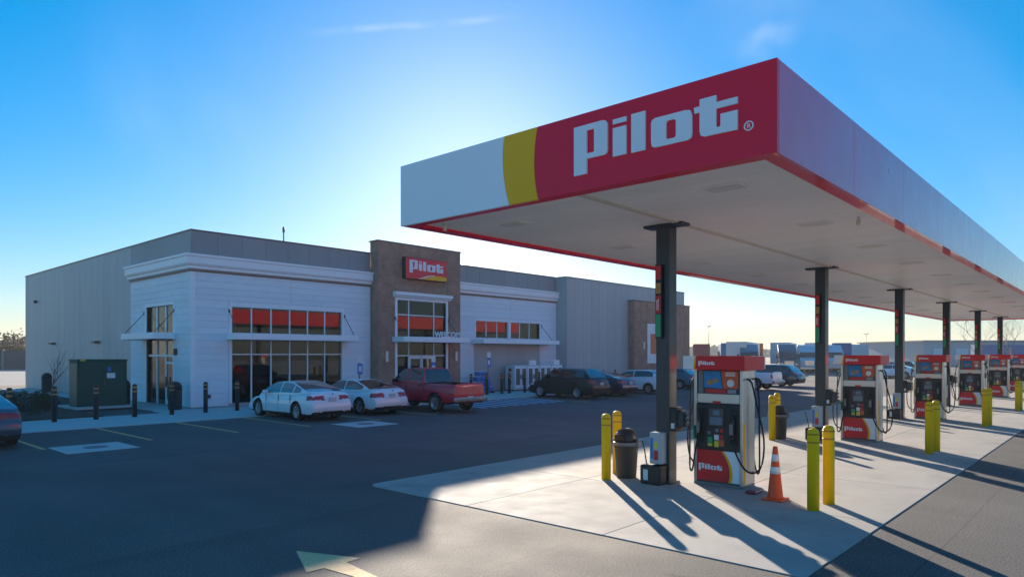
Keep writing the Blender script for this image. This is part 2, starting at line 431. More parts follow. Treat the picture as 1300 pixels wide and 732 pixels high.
def bridge(out, inn):
    from mathutils.geometry import tessellate_polygon
    return [list(t) for t in tessellate_polygon([[Vector((x, y, 0)) for x, y in out], [Vector((x, y, 0)) for x, y in inn]])]

# ------------------------------------------------------------------ ground, lots, pads
def sheet(name, mat, poly, z, parent=None, **t):
    mb = MB(); mb.add([(x, y, z) for x, y in poly], [list(range(len(poly)))]); return mb.build(name, mat, parent, **t)
def rect(x0, x1, y0, y1): return [(x0, y0), (x1, y0), (x1, y1), (x0, y1)]
sheet('ground', 'dry_ground', rect(-2500, 2500, -2500, 2500), -.02, kind='structure')
lot = sheet('parking_lot', 'asphalt', rect(-3, 210, -2, 62), 0.0, kind='structure')
sheet('bounce_apron', 'bounce_concrete', rect(-160, 210, -170, -2.01), -.004, kind='structure')  # unseen pale ground behind the camera, added to bounce warm sunlight into the shade
sheet('side_bounce_apron', 'bounce_concrete', rect(-160, -3.01, -2.0, 64), -.004, kind='structure')  # same added bounce ground, out of view to the left
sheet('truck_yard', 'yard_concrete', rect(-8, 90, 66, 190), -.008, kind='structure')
# fuelling pad: cast concrete slabs
pad = thing('fuel_pad', 'pale concrete fuelling pad under the canopy', 'pad'); del pad['category']; del pad['label']; pad['kind'] = 'structure'
PX0, PX1, PY0, PY1 = 7.85, 61.0, 2.72, 10.85
nx = 16
for i in range(nx):
    for j in range(3):
        x0 = PX0 + (PX1 - PX0) * i / nx; x1 = PX0 + (PX1 - PX0) * (i + 1) / nx
        y0 = PY0 + (PY1 - PY0) * j / 3; y1 = PY0 + (PY1 - PY0) * (j + 1) / 3
        if i == 0 and j == 2:                       # the outer corner is cast with a radius
            q = [(x0 + .003, y0 + .003), (x1 - .003, y0 + .003), (x1 - .003, y1 - .003)] + [(x0 + .253 - math.sin(t * math.pi / 16) * .25, y1 - .253 + math.cos(t * math.pi / 16) * .25) for t in range(9)]
            MB().prism(q, lambda p, t: (p[0], p[1], t), -.10, .012).build('slab', 'concrete', pad, True, bevel=.005); continue
        piece(pad, 'slab', 'concrete', x0 + .003, x1 - .003, y0 + .003, y1 - .003, -.10, .012, bevel=.006)
# store pavement, flush with the lot
walk = thing('pavement', 'x', 'x'); del walk['category']; del walk['label']; walk['kind'] = 'structure'
xs = [-8 + 2.45 * i for i in range(28)]
for a, b in zip(xs, xs[1:]):
    ya = 25.95; ym = 28.2; yb = 31.55 if a >= 11.4 else 30.3
    piece(walk, 'slab', 'sidewalk_concrete', a + .004, b - .004, ya, ym - .004, -.10, .022, bevel=.004)
    piece(walk, 'slab', 'sidewalk_concrete', a + .004, b - .004, ym + .004, yb, -.10, .022, bevel=.004)
for i in range(10):
    y0 = 31.3 + i * 2.9
    piece(walk, 'slab', 'sidewalk_concrete', 11.75, 13.28, y0, y0 + 2.892, -.10, .020, bevel=.004)
# painted marks on the lot
def stripe(x0, x1, y0, y1, mat='stripe_yellow', z=.0045):
    sheet('painted_stripe', mat, rect(x0, x1, y0, y1), z, lot)
for x in (2.45, 5.1, 7.75, 10.35, 12.9, 15.95, 18.75): stripe(x - .055, x + .055, 21.15, 25.9)
for x in (29.3, 33.0, 36.1, 39.5, 42.5, 45.5, 48.5): stripe(x - .055, x + .055, 21.15, 25.9)
for k in range(9):
    x = 22.6 + k * .72
    sheet('painted_stripe', 'stripe_blue', [(x, 22.2), (x + .28, 22.2), (x + 1.0, 25.7), (x + .72, 25.7)], .0045, lot)
def arrow(cx, cy, ang):
    p = [(0, 0), (-.86, .37), (-.88, .15), (-1.75, .06), (-1.75, -.06), (-.88, -.15), (-.86, -.37)]
    ca, sa = math.cos(ang), math.sin(ang)
    sheet('painted_arrow', 'arrow_paint', [(cx + x * ca - y * sa, cy + x * sa + y * ca) for x, y in p], .0045, lot)
arrow(4.62, 7.89, R(90))
for x, y in ((6.1, 20.6), (14.65, 20.35)):
    o = piece(lot, 'concrete_collar', 'sidewalk_concrete', x - .85, x + .85, y - .85, y + .85, -.08, .008, world=False)
    c = MB().lathe([(.30, 0), (.30, .006), (.28, .008)], (0, 0, 0), 24).build('manhole_cover', 'dark_metal', o); c.location = (.05, .05, .044)
# planting bed
bed = MB(); poly = [(4.0, 30.35), (9.3, 30.35), (9.3, 33.7), (11.7, 33.9), (11.7, 47.5), (8.0, 44), (4.0, 42)]
bed.prism(poly, lambda p, t: (p[0], p[1], t), -.1, .07).build('planting_bed', 'mulch', kind='structure')
MB().box(9.35, 11.72, 33.95, 36.6, -.05, .16).build('transformer_slab', 'sidewalk_concrete', bevel=.01, kind='structure')

# ------------------------------------------------------------------ fuel canopy
CX0, CX1, CY0, CY1, CZ0, CZ1 = 8.35, 60.2, 3.22, 10.46, 4.95, 6.10
can = thing('fuel_canopy', 'long flat fuel station canopy with red, yellow and white fascia over the pumps', 'canopy', (CX0, (CY0 + CY1) / 2, 0))
T = .06
def curve_edge(pts, n=12):
    """smooth polyline y(z) through three points"""
    (y0, z0), (y1, z1), (y2, z2) = pts; o = []
    for i in range(n + 1):
        t = i / n; z = z0 + (z2 - z0) * t
        l0 = (z - z1) * (z - z2) / ((z0 - z1) * (z0 - z2)); l1 = (z - z0) * (z - z2) / ((z1 - z0) * (z1 - z2)); l2 = (z - z0) * (z - z1) / ((z2 - z0) * (z2 - z1))
        o.append((y0 * l0 + y1 * l1 + y2 * l2, z))
    return o
ea = curve_edge([(7.63, CZ0), (7.77, 5.62), (7.74, CZ1)])
eb = curve_edge([(7.01, CZ0), (7.09, 5.55), (7.02, CZ1)])
fx = lambda p, t: (t, p[0], p[1])
def off(e, d): return [(y + d, z) for y, z in e]
MB().prism([(CY1, CZ0)] + [(CY1, CZ1)] + off(ea, .004)[::-1], fx, CX0, CX0 + T).build('fascia_panel', 'white_gloss', can, True, label='white end panel of the fascia')
MB().prism(off(ea, -.004) + off(eb, .004)[::-1], fx, CX0, CX0 + T).build('fascia_panel', 'yellow_gloss', can, True, label='curved yellow band of the fascia')
MB().prism(off(eb, -.004) + [(CY0, CZ1), (CY0, CZ0)], fx, CX0, CX0 + T).build('fascia_panel', 'red_gloss', can, True, label='red end panel of the fascia with white lettering')
npan = 17; pl = (CX1 - CX0 - T) / npan
for i in range(npan):
    a = CX0 + T + i * pl
    piece(can, 'fascia_panel', 'red_side', a + (.002 if i else .001), a + pl - .002, CY0, CY0 + T, CZ0, CZ1, bevel=.003)
    piece(can, 'fascia_panel', 'red_gloss', a + (.002 if i else .001), a + pl - .002, CY1 - T, CY1, CZ0, CZ1, bevel=.003)
MB().box(CX1, CX1 + T, CY0, CY1, CZ0, CZ1).build('fascia_panel', 'red_gloss', can, True)
# red return under the fascia, soffit deck boards above it, roof sheet
rw = .24
MB().sweep([(CX0 + .003, CY0 + .003), (CX0 + .003, CY1 - .003), (CX1, CY1 - .003), (CX1, CY0 + .003)], [(T, CZ0 + .004), (rw, CZ0 + .004), (rw, CZ0 + .07), (T, CZ0 + .07)], closed=True).build('bottom_trim', 'red_gloss', can, True)
nb = 128; bw = (CX1 - CX0 - 2 * rw) / nb
for i in range(nb):
    a = CX0 + rw + i * bw
    piece(can, 'soffit_board', 'soffit_white', a + .007, a + bw - .007, CY0 + rw + .002, CY1 - rw - .002, 5.005, 5.045, bevel=.006)
MB().box(CX0 + .1, CX1 - .1, CY0 + .1, CY1 - .1, 5.07, 5.95).build('roof_deck', 'grey_plastic', can, True)
MB().box(CX0 + rw, CX1 - rw, 6.40, 6.52, 4.985, 5.004).build('soffit_trim', 'soffit_trim', can, True, bevel=.004)
lm = MB().box(-.20, .20, -.30, .30, -.018, 0).mesh('canopy_light', 'soffit_white', .006)
ll = MB().box(-.16, .16, -.26, .26, -.026, -.019).mesh('lens', 'lamp_lens', .005)
for i in range(13):
    for y in (4.55, 8.85):
        o = place('canopy_light', lm, can, True, (9.8 + i * 3.88, y, 5.003)); l = place('lens', ll, o)
for x, y in ((8.9, 9.8), (13.6, 3.75)):
    MB().box(x - .02, x + .02, y - .02, y + .02, 4.93, 5.004).lathe([(.015, -.07), (.04, -.04), (.04, .02), (.02, .035)], (x, y, 4.92), 10).build('camera_dome', 'soffit_trim', can, True)
# logo on the end fascia
logo_letters(can, 'letter_white', lambda p, t: (CX0 - t, 6.28 - p[0], 5.18 + p[1]), -.001, .03, 1.0, world=True)
reg = MB()
v = []; f = []
for k in range(24):
    a = 2 * math.pi * k / 24
    for rr in (.062, .048):
        for tt in (-.001, .015): v.append((CX0 - tt, 3.57 + rr * math.cos(a), 5.345 + rr * math.sin(a)))
for k in range(24):
    a = k * 4; b = ((k + 1) % 24) * 4
    f += [(a, b, b + 1, a + 1), (a + 2, a + 3, b + 3, b + 2), (a + 1, b + 1, b + 3, a + 3), (a, a + 2, b + 2, b)]
reg.add(v, f).build('registered_mark', 'letter_white', can, True)
rme = text_mesh('R', .085, .006, 'letter_white', 'registered_letter')
place('registered_letter', rme, can, True, (CX0 - .004, 3.57, 5.318), (R(90), 0, R(-90)))
# columns
CXS = [11.9 + 8.95 * k for k in range(6)]; CYC = 6.74
hw = .145
for k, x in enumerate(CXS):
    c = MB().box(x - hw, x + hw, CYC - hw, CYC + hw, .012, 5.0).build('column', 'column_paint', can, True, bevel=.012, seg=2)
    MB().box(x - .16, x + .16, CYC - .42, CYC + .42, 4.955, 5.003).build('cap_plate', 'column_paint', c, True, bevel=.004)
    MB().box(x - .19, x + .19, CYC - .19, CYC + .19, .012, .045).build('base_plate', 'dark_metal', c, True, bevel=.004)
    s = MB().box(x - hw - .07, x - hw - .001, CYC - .02, CYC + .12, 2.80, 4.22).build('sign_blade', 'black_plastic', c, True, bevel=.004)
    for z0, z1, m in ((3.93, 4.19, 'sticker_red'), (3.66, 3.86, 'food_tan'), (3.28, 3.62, 'sticker_red'), (2.83, 3.26, 'sticker_green')):
        MB().box(x - hw - .076, x - hw - .0705, CYC + .0, CYC + .105, z0, z1).build('sign_graphic', m, c, True)
    tm = text_mesh('DIESEL', .075, .001, 'letter_white', 'sign_lettering')
    place('sign_lettering', tm, c, True, (x - hw - .078, CYC + .038, 3.45), (R(90), R(-90), R(-90)))
    MB().box(x + hw, x + hw + .10, CYC - .08, CYC + .06, 4.6, 4.78).build('speaker', 'soffit_trim', c, True, bevel=.01)

# ------------------------------------------------------------------ things at the columns
ORD = ['nearest', 'second', 'third', 'fourth', 'fifth', 'sixth']
def copies(proto, spots, labels, rz=None):
    """first spot takes the prototype itself, then copies with their parts"""
    global CH
    CH = {}
    for o in bpy.data.objects:
        if o.parent is not None: CH.setdefault(o.parent.name, []).append(o.name)
    out = []
    base = proto
    for i, (p, l) in enumerate(zip(spots, labels)):
        if i == 0: base.location = p; base['label'] = l; out.append(base)
        else: out.append(dup(base, p, None, l))
        if rz: out[-1].rotation_euler = (0, 0, rz[i])
    CH = {}
    return out
# call box on the side of the column
b = thing('control_box', '', 'control box', group='control boxes on the canopy columns')
MB().box(-.13, .13, -.14, .0, 0, .46).build('housing', 'black_plastic', b, bevel=.015)
MB().box(-.10, .10, -.25, -.141, .08, .40).build('cover', 'column_paint', b, bevel=.02)
for z in (.12, .22, .32): MB().box(.0, .10, -.30, -.251, z, z + .06).build('switch', 'grey_plastic', b, bevel=.01)
MB().box(-.137, -.1305, -.10, -.03, .06, .16).build('sticker', 'sticker_white', b)
copies(b, [(x, CYC - hw - .001, 1.02) for x in CXS], ['black control box on the side of the %s canopy column from the camera' % o for o in ORD])
b = thing('towel_box', '', 'dispenser box', group='towel boxes on the canopy columns')
MB().box(-.20, 0, -.13, .13, 0, .60).build('housing', 'extinguisher', b, bevel=.015)
MB().box(-.208, -.2005, -.06, .03, .08, .26).build('sticker', 'sticker_red', b)
MB().box(-.208, -.2005, -.05, .02, .30, .42).build('sticker', 'sticker_yellow', b)
MB().box(-.206, -.2005, .05, .11, .10, .5).build('sticker', 'poster_blue', b)
copies(b, [(x - hw - .001, CYC + .04, .40) for x in CXS], ['white sticker-covered towel box on the front of the %s canopy column' % o for o in ORD])
b = thing('squeegee_bucket', '', 'bucket', group='squeegee buckets at the canopy columns')
MB().box(-.26, 0, -.14, .30, 0, .36).build('tub', 'black_plastic', b, bevel=.03, seg=2)
MB().box(-.20, -.06, -.02, .2, .355, .37).build('lid', 'car_black', b)
MB().tube([(-.12, .22, .3), (-.08, .30, .62), (-.06, .36, .8)], .014, 6).build('squeegee_handle', 'black_plastic', b)
MB().box(-.266, -.2605, .12, .22, .08, .28).build('sticker', 'sticker_white', b)
copies(b, [(x - hw - .03, CYC + .03, .012) for x in CXS], ['black squeegee bucket on the pad at the foot of the %s canopy column' % o for o in ORD])

# ------------------------------------------------------------------ fuel dispensers
d = thing('fuel_dispenser', '', 'fuel dispenser', group='fuel dispensers under the canopy')
MB().box(-.27, .27, -.49, .49, 0, .05).build('plinth', 'grey_plastic', d, bevel=.006)
MB().box(-.235, .235, -.425, .425, .05, 2.18).build('cabinet', 'dark_metal', d)
for s in (-1, 1):
    sp = MB().box(-.27, .27, min(s * .43, s * .49), max(s * .43, s * .49), .05, 2.18).build('side_panel', 'stainless', d, bevel=.008)
    MB().box(-.22, -.16, min(s * .4905, s * .495), max(s * .4905, s * .495), .08, 1.20).build('warning_strip', 'stripe_yellow' if s > 0 else 'yellow_gloss', sp)
    MB().box(-.04, .10, min(s * .4905, s * .497), max(s * .4905, s * .497), .3, 1.7).build('service_cover', 'grey_plastic' if s > 0 else 'stainless', sp, bevel=.003)
for q in (-1, 1):       # two working faces; q=-1 faces the camera side
    fq = lambda p, t: (q * t, q * p[0], p[1])      # p=(right, up), t=out from centre
    e1 = curve_edge([(.21, .085), (.175, .50), (.07, .665)], 8); e2 = curve_edge([(.27, .085), (.245, .46), (.115, .665)], 8)
    MB().prism([(-.425, .085)] + e1 + [(-.425, .665)], fq, .236, .262).build('lower_door', 'red_flat', d)
    MB().prism(e1 + e2[::-1], fq, .236, .262).build('door_stripe', 'yellow_gloss', d)
    MB().prism(e2 + [(.425, .665), (.425, .085)], fq, .236, .262).build('lower_door', 'white_gloss', d)
    logo_letters(d, 'letter_white', lambda p, t: fq((p[0] - .39, p[1] + .27), t), .262, .266, .185)
    fp = MB().prism([(-.425, .68), (.425, .68), (.425, 1.54), (-.425, 1.54)], fq, .236, .285).build('control_panel', 'black_plastic', d, bevel=.01)
    MB().prism([(-.16, 1.13), (.14, 1.13), (.14, 1.47), (-.16, 1.47)], fq, .2855, .32).build('display_bezel', 'dark_metal', fp, bevel=.012)
    MB().prism([(-.13, 1.16), (.11, 1.16), (.11, 1.30), (-.13, 1.30)], fq, .3205, .324).build('display', 'screen', fp)
    MB().prism([(-.07, 1.34), (.06, 1.34), (.06, 1.43), (-.07, 1.43)], fq, .3205, .324).build('display', 'screen', fp)
    for r0, u0, w, hh, m in ((-.19, .80, .09, .12, 'sticker_green'), (-.19, .75, .09, .045, 'sticker_yellow'), (-.06, .87, .09, .10, 'sticker_white'), (.04, .90, .08, .07, 'sticker_red'),
                             (-.06, .74, .09, .11, 'sticker_yellow'), (.035, .76, .10, .12, 'poster_orange'), (-.20, .97, .07, .06, 'screen'), (-.04, 1.02, .07, .06, 'grey_plastic'), (.06, 1.01, .06, .07, 'sticker_red')):
        MB().prism([(r0, u0), (r0 + w, u0), (r0 + w, u0 + hh), (r0, u0 + hh)], fq, .2855, .293).build('grade_button', m, fp, bevel=.002)
    for s, hm in ((-1, 'green_handle'), (1, 'grey_plastic')):
        r = s * .33
        MB().prism([(r - .07, .80), (r + .07, .80), (r + .07, 1.45), (r - .07, 1.45)], fq, .2855, .31).build('nozzle_boot', 'car_black', fp, bevel=.015)
        nz = MB().tube([fq((r, .92), .40), fq((r, 1.08), .37), fq((r + .01, 1.22), .36), fq((r + .0, 1.34), .33)], .032, 8).build('nozzle', 'black_plastic', d)
        MB().prism([(r - .03, 1.0), (r + .03, 1.0), (r + .03, 1.2), (r - .03, 1.2)], fq, .405, .44).build('trigger_guard', 'grey_plastic', nz, bevel=.01)
        if s < 0: MB().prism([(-.475, .86), (-.44, .86), (-.44, 1.12), (-.475, 1.12)], fq, .275, .33).build('nozzle', hm, d, bevel=.012)
        # hose: out of the top, drooping beside the cabinet and back to the nozzle
        hp = [fq((s * .50, 2.02), .12), fq((s * .58, 1.98), .15), fq((s * .61, 1.6), .17), fq((s * .615, .95), .18), fq((s * .61, .40), .2), fq((s * .585, .26), .23), fq((s * .53, .24), .27), fq((s * .47, .36), .33), fq((s * .40, .65), .38), fq((r, .92), .40)]
        if s > 0: hp = [fq((s * .50, 2.02), .12), fq((s * .60, 1.95), .13), fq((s * .68, 1.55), .10), fq((s * .82, .95), .12), fq((s * .80, .50), .14), fq((s * .70, .33), .16), fq((s * .58, .32), .22), fq((s * .48, .45), .30), fq((s * .40, .68), .38), fq((r, .92), .40)]
        sm = []
        for i in range(len(hp) - 1):                # Catmull-Rom
            p0, p1, p2, p3 = [Vector(hp[max(0, min(len(hp) - 1, i + k))]) for k in (-1, 0, 1, 2)]
            for t in (0, .33, .66): sm.append(.5 * ((2 * p1) + (p2 - p0) * t + (2 * p0 - 5 * p1 + 4 * p2 - p3) * t * t + (3 * p1 - p0 - 3 * p2 + p3) * t ** 3))
        sm.append(Vector(hp[-1])); MB().tube(sm, .017, 8).build('hose', 'rubber', d)
    MB().prism([(-.425, 1.56), (.425, 1.56), (.425, 1.735), (-.425, 1.735)], fq, .236, .255).build('trim_shelf', 'stainless', d, bevel=.006)
    MB().prism([(-.10, 1.55), (.05, 1.55), (.05, 1.60), (-.10, 1.60)], fq, .256, .275).build('prompt_sticker', 'sticker_red', d)
    MB().prism([(-.40, 1.75), (-.30, 1.75), (-.30, 2.17), (-.40, 2.17)], fq, .236, .25).build('side_display', 'grey_plastic', d)
    bp = MB().prism([(-.285, 1.86), (.085, 1.84), (.045, 2.165), (-.285, 2.165)], fq, .236, .258).build('poster', 'poster_blue', d, label='blue poster with food')
    for r0, u0, rr in ((-.16, 1.95, .05), (-.05, 1.99, .045)):
        MB().prism([(r0 + rr * 1.3 * math.cos(a * math.pi / 6), u0 + rr * math.sin(a * math.pi / 6)) for a in range(12)], fq, .258, .262).build('poster_picture', 'food_tan', bp)
    op = MB().prism([(.10, 1.84), (.40, 1.84), (.40, 2.165), (.06, 2.165)], fq, .236, .258).build('poster', 'poster_orange', d, label='orange poster with white disc')
    MB().prism([(.25 + .07 * math.cos(a * math.pi / 8), 1.94 + .07 * math.sin(a * math.pi / 8)) for a in range(16)], fq, .258, .262).build('poster_picture', 'sticker_white', op)
    for rr in (0, .04): MB().prism([(.15, 2.075 + rr), (.34, 2.075 + rr), (.34, 2.10 + rr), (.15, 2.10 + rr)], fq, .258, .262).build('poster_lettering', 'sticker_white', op)
    MB().prism([(-.24, 1.75), (.17, 1.75), (.17, 1.825), (-.24, 1.825)], fq, .236, .258).build('poster', 'sticker_red', d)
    MB().prism([(.19, 1.75), (.36, 1.75), (.36, 1.825), (.19, 1.825)], fq, .236, .258).build('poster', 'screen', d)
    # valance over the face
    MB().prism([(-.61, 2.20), (-.40, 2.20), (-.385, 2.33), (-.37, 2.45), (-.61, 2.45)], fq, .44, .47).build('valance', 'white_gloss', d)
    MB().prism([(-.40, 2.20), (-.365, 2.20), (-.35, 2.33), (-.335, 2.45), (-.37, 2.45), (-.385, 2.33)], fq, .44, .47).build('valance', 'yellow_gloss', d)
    MB().prism([(-.365, 2.20), (.61, 2.20), (.61, 2.45), (-.335, 2.45), (-.35, 2.33)], fq, .44, .47).build('valance', 'red_flat', d)
    logo_letters(d, 'letter_white', lambda p, t: fq((p[0] - .29, p[1] + 2.265), t), .47, .474, .125)
MB().box(-.44, .44, -.61, .61, 2.19, 2.44).build('top_cap', 'red_flat', d, bevel=.004)
DX, DY = .56, 5.82
copies(d, [(x + DX, DY, .012) for x in CXS], ['%s fuel dispenser, red valance and stainless sides, beside the %s canopy column' % (a, o) for a, o in
       zip(('closest large', 'second', 'third', 'fourth', 'fifth', 'smallest, farthest'), ORD)])

# ------------------------------------------------------------------ yellow bollards, bins, cone
b = thing('yellow_bollard', '', 'bollard', group='yellow bollards on the fuelling pad')
MB().lathe([(.092, 0), (.092, 1.20), (.088, 1.25), (.07, 1.285), (.035, 1.30), (.001, 1.302)], n=20).build('post', 'bollard_yellow', b)
for z in (1.07, 1.20): MB().lathe([(.0945, z), (.0945, z + .025)], n=20).build('band', 'bollard_band', b)
sp = []; lb = []
for k in range(5):
    x = CXS[k] + (-.55 if k == 0 else -1.15 if k == 1 else -1.45 if k == 2 else -1.6)
    sp += [(x, 3.80, .012), (x + .65, 3.77, .012)]
    lb += ['yellow bollard of the near-edge pair in front of the %s dispenser, the %s one' % (ORD[k], w) for w in ('nearer', 'farther')]
for k in range(4):
    x = CXS[k] + (-.53 if k == 0 else -1.05)
    sp += [(x, 7.78, .012), (x + .72 + (.5 if k else 0), 8.0 + .1 * (k > 0), .012)]
    lb += ['yellow bollard of the far-edge pair beyond the %s column, the %s one' % (ORD[k], w) for w in ('nearer', 'farther')]
copies(b, sp, lb)
b = thing('litter_bin', '', 'bin', group='black litter bins on the fuelling pad')
MB().lathe([(.19, 0), (.20, .02), (.235, .60), (.25, .61), (.25, .66), (.235, .67)], n=24).build('body', 'can_body', b)
MB().lathe([(.262, .655), (.268, .70), (.255, .72)], n=24).build('rim', 'grey_plastic', b)
MB().lathe([(.235, .72), (.232, .80), (.21, .88), (.16, .95), (.08, .985), (.002, .99)], n=24).build('lid', 'black_plastic', b)
MB().box(-.255, -.20, -.13, .13, .74, .88).build('flap', 'car_black', b, bevel=.02)
for s in (-1, 1): MB().box(-.05, .05, min(s * .25, s * .32), max(s * .25, s * .32), .64, .76).build('handle', 'grey_plastic', b, bevel=.015)
copies(b, [(11.85, 7.62, .012), (CXS[1] - .62, 7.75, .012), (CXS[2] - .5, 7.7, .012)],
       ['black dome-lidded litter bin beside the yellow bollards at the %s column' % o for o in ORD[:3]], [0, .2, 0])
b = thing('traffic_cone', 'orange traffic cone with two white bands beside the nearest dispenser', 'cone', (11.72, 4.55, .012))
MB().box(-.18, .18, -.18, .18, 0, .035).build('base', 'cone_orange', b, bevel=.02, seg=2)
MB().lathe([(.135, .03), (.128, .06), (.04, .89), (.034, .91), (.002, .915)], n=24).build('body', 'cone_orange', b)
for z0, z1 in ((.45, .57), (.66, .78)):
    r = lambda z: .128 - (.128 - .04) * (z - .06) / .83 + .003
    MB().lathe([(r(z0), z0), (r(z1), z1)], n=24).build('reflective_band', 'cone_band', b)
w = thing('hose_reel_cap', 'low red and grey island cover on the pad between dispenser and cone', 'cover', (12.05, 5.05, .012))
MB().box(-.20, .20, -.10, .10, 0, .07).build('body', 'paint_maroon', w, bevel=.03, seg=2)
MB().box(-.15, .15, -.07, .07, .066, .085).build('lid', 'grey_plastic', w, bevel=.005)

# ------------------------------------------------------------------ store building
B = thing('store_building', 'wide store with white board walls, grey metal panels and brown brick entrance tower', 'building', (13.35, 31.8, 0))
class Face:
    """a wall face; a = coordinate along the wall, o = distance outwards"""
    def __init__(s, axis, plane): s.axis = axis; s.p = plane
    def bounds(s, a0, a1, o0, o1, z0, z1):
        if s.axis == 'x': return (a0, a1, s.p - o1, s.p - o0, z0, z1)
        return (s.p - o1, s.p - o0, a0, a1, z0, z1)
    def pt(s, a, o, z): return (a, s.p - o, z) if s.axis == 'x' else (s.p - o, a, z)
    def box(s, mb, *b): mb.box(*s.bounds(*b)); return mb
    def part(s, name, mat, b, parent=None, bevel=.0, **t): return MB().box(*s.bounds(*b)).build(name, mat, parent or B, True, bevel=bevel, **t)
    def piece(s, name, mat, b, parent=None, bevel=.006): return piece(parent or B, name, mat, *s.bounds(*b), bevel=bevel, jit=.0015, axis=1 if s.axis == 'x' else 0)
def cells(a0, a1, z0, z1, ab, zb, openings):
    A = sorted({a0, a1, *[a for a in ab if a0 < a < a1]}); 
    Z = sorted({z0, z1, *[z for z in zb if z0 < z < z1]})
    for za, zc in zip(Z, Z[1:]):
        cuts = [(o[0], o[1]) for o in openings if o[2] < zc - 1e-4 and o[3] > za + 1e-4]
        for aa, ac in zip(A, A[1:]):
            seg = [(aa, ac)]
            for c0, c1 in cuts:
                ns = []
                for p, q in seg:
                    if c1 <= p or c0 >= q: ns.append((p, q)); continue
                    if c0 > p: ns.append((p, c0))
                    if c1 < q: ns.append((c1, q))
                seg = ns
            for p, q in seg:
                if q - p > .05: yield p, q, za, zc
def clad(face, name, mat, a0, a1, z0, z1, step, ab, openings, o0, o1, gap=.006, bevel=.006):
    zb = [z0 + step * i for i in range(1, int((z1 - z0) / step) + 1) if z1 - (z0 + step * i) > .06] if step else []
    zs = list(zb)
    for o in openings:                              # rows break at the opening edges, dropping slivers
        for e in (o[2], o[3]):
            zs = [z for z in zs if abs(z - e) > .07] + [e]
    for p, q, za, zc in cells(a0, a1, z0, z1, ab, zs, openings):
        face.piece(name, mat, (p + gap / 2, q - gap / 2, o0, o1, za + gap / 2, zc - gap / 2), bevel=bevel)
def backing(face, name, mat, a0, a1, z0, z1, openings, th):
    mb = MB()
    for p, q, za, zc in cells(a0, a1, z0, z1, [], sorted({e for o in openings for e in (o[2], o[3])}), openings): face.box(mb, p, q, -th, 0, za, zc)
    return mb.build(name, mat, B, True)
def glazing(face, a_br, z_br, back=.10, mw=.06, glass='store_glass', frame='white_trim', skip=(), fw=.07, name='window', proud=.055, label=None, top=None):
    """frame with mullions at the given breaks; every pane its own sub-part"""
    a0, a1, z0, z1 = a_br[0], a_br[-1], z_br[0], z_br[-1]
    mb = MB()
    for a, b, c, d in ((a0 - fw, a0, z0, z1), (a1, a1 + fw, z0, z1), (a0 - fw, a1 + fw, z1, z1 + (fw * 1.5 if top is None else top))): face.box(mb, a, b, -.12, proud, c, d)
    w = mb.build(name, frame, B, True, bevel=.006)
    if label: w['label'] = label
    for a in a_br[1:-1]: face.part('mullion', frame, (a - mw / 2, a + mw / 2, -.11, -back + .05, z0, z1), w, .004)
    for z in z_br[1:-1]:
        for p, q in zip(a_br, a_br[1:]): face.part('transom', frame, (p + mw / 2, q - mw / 2, -.11, -back + .045, z - mw / 2, z + mw / 2), w, .004)
    for p, q in zip(a_br, a_br[1:]):
        for c, d in zip(z_br, z_br[1:]):
            if (p, c) in skip: continue
            face.part('pane', glass, (p + mw / 2 - .004, q - mw / 2 + .004, -back - .012, -back, c + (mw / 2 if c > z0 else 0), d - (mw / 2 if d < z1 else 0)), w)
    return w
def awning(face, a0, a1, z0, z1, depth, rods, label):
    w = face.part('awning', 'white_trim', (a0, a1, .06, depth, z0, z1), bevel=.012, label=label)
    face.part('awning_pan', 'dark_metal', (a0 + .06, a1 - .06, .08, depth - .06, z0 - .012, z0 - .001), w)
    for a in rods:
        mb = MB(); mb.tube([face.pt(a, .05, z1 + 1.05), face.pt(a, depth - .12, z1 + .02)], .018, 6)
        face.box(mb, a - .04, a + .04, .03, .07, z1 + .97, z1 + 1.13)
        mb.build('tie_rod', 'dark_metal', w, True)
    return w
FA = Face('x', 31.8); SA = Face('y', 13.35); FT = Face('x', 31.08); FD = Face('x', 30.85); FB = Face('x', 30.24)
ZB = .02
# ---- left white section, front
winA = [15.24, 21.36, .16, 4.74]; FW = .16
backing(FA, 'wall', 'grey_metal', 13.40, 23.23, ZB, 8.05, [(winA[0] - .02, winA[1] + .02, winA[2], winA[3] + .02)], .25)
clad(FA, 'board', 'white_board', 13.36, 23.22, .06, 6.36, .3048, [18.30], [(winA[0] - FW - .01, winA[1] + FW + .01, 0, winA[3] + .25)], .002, .045)
abr = [winA[0] + (winA[1] - winA[0]) * i / 6 for i in range(7)]
glazing(FA, abr, [.16, 2.48, 3.28], fw=FW, top=.02, label='lower storefront window with twelve panes')
glazing(FA, abr, [3.44, 4.74], fw=FW, label='upper strip window with six panes')
FA.part('spandrel', 'white_trim', (winA[0] - FW, winA[1] + FW, -.15, -.05, 3.301, 3.439))
awning(FA, 14.95, 21.68, 3.17, 3.48, 1.05, (15.1, 21.5), 'flat awning over the large storefront window')
FA.part('plinth', 'sidewalk_concrete', (13.36, 23.2, .0, .04, ZB, .055))
FA.part('corner_board', 'white_trim', (13.29, 13.50, .046, .062, .06, 6.36), bevel=.004)
clad(FA, 'parapet_panel', 'parapet_grey', 13.36, 23.22, 7.0, 8.12, 0, [13.36 + 1.2 * i for i in range(1, 9)], [], .002, .03)
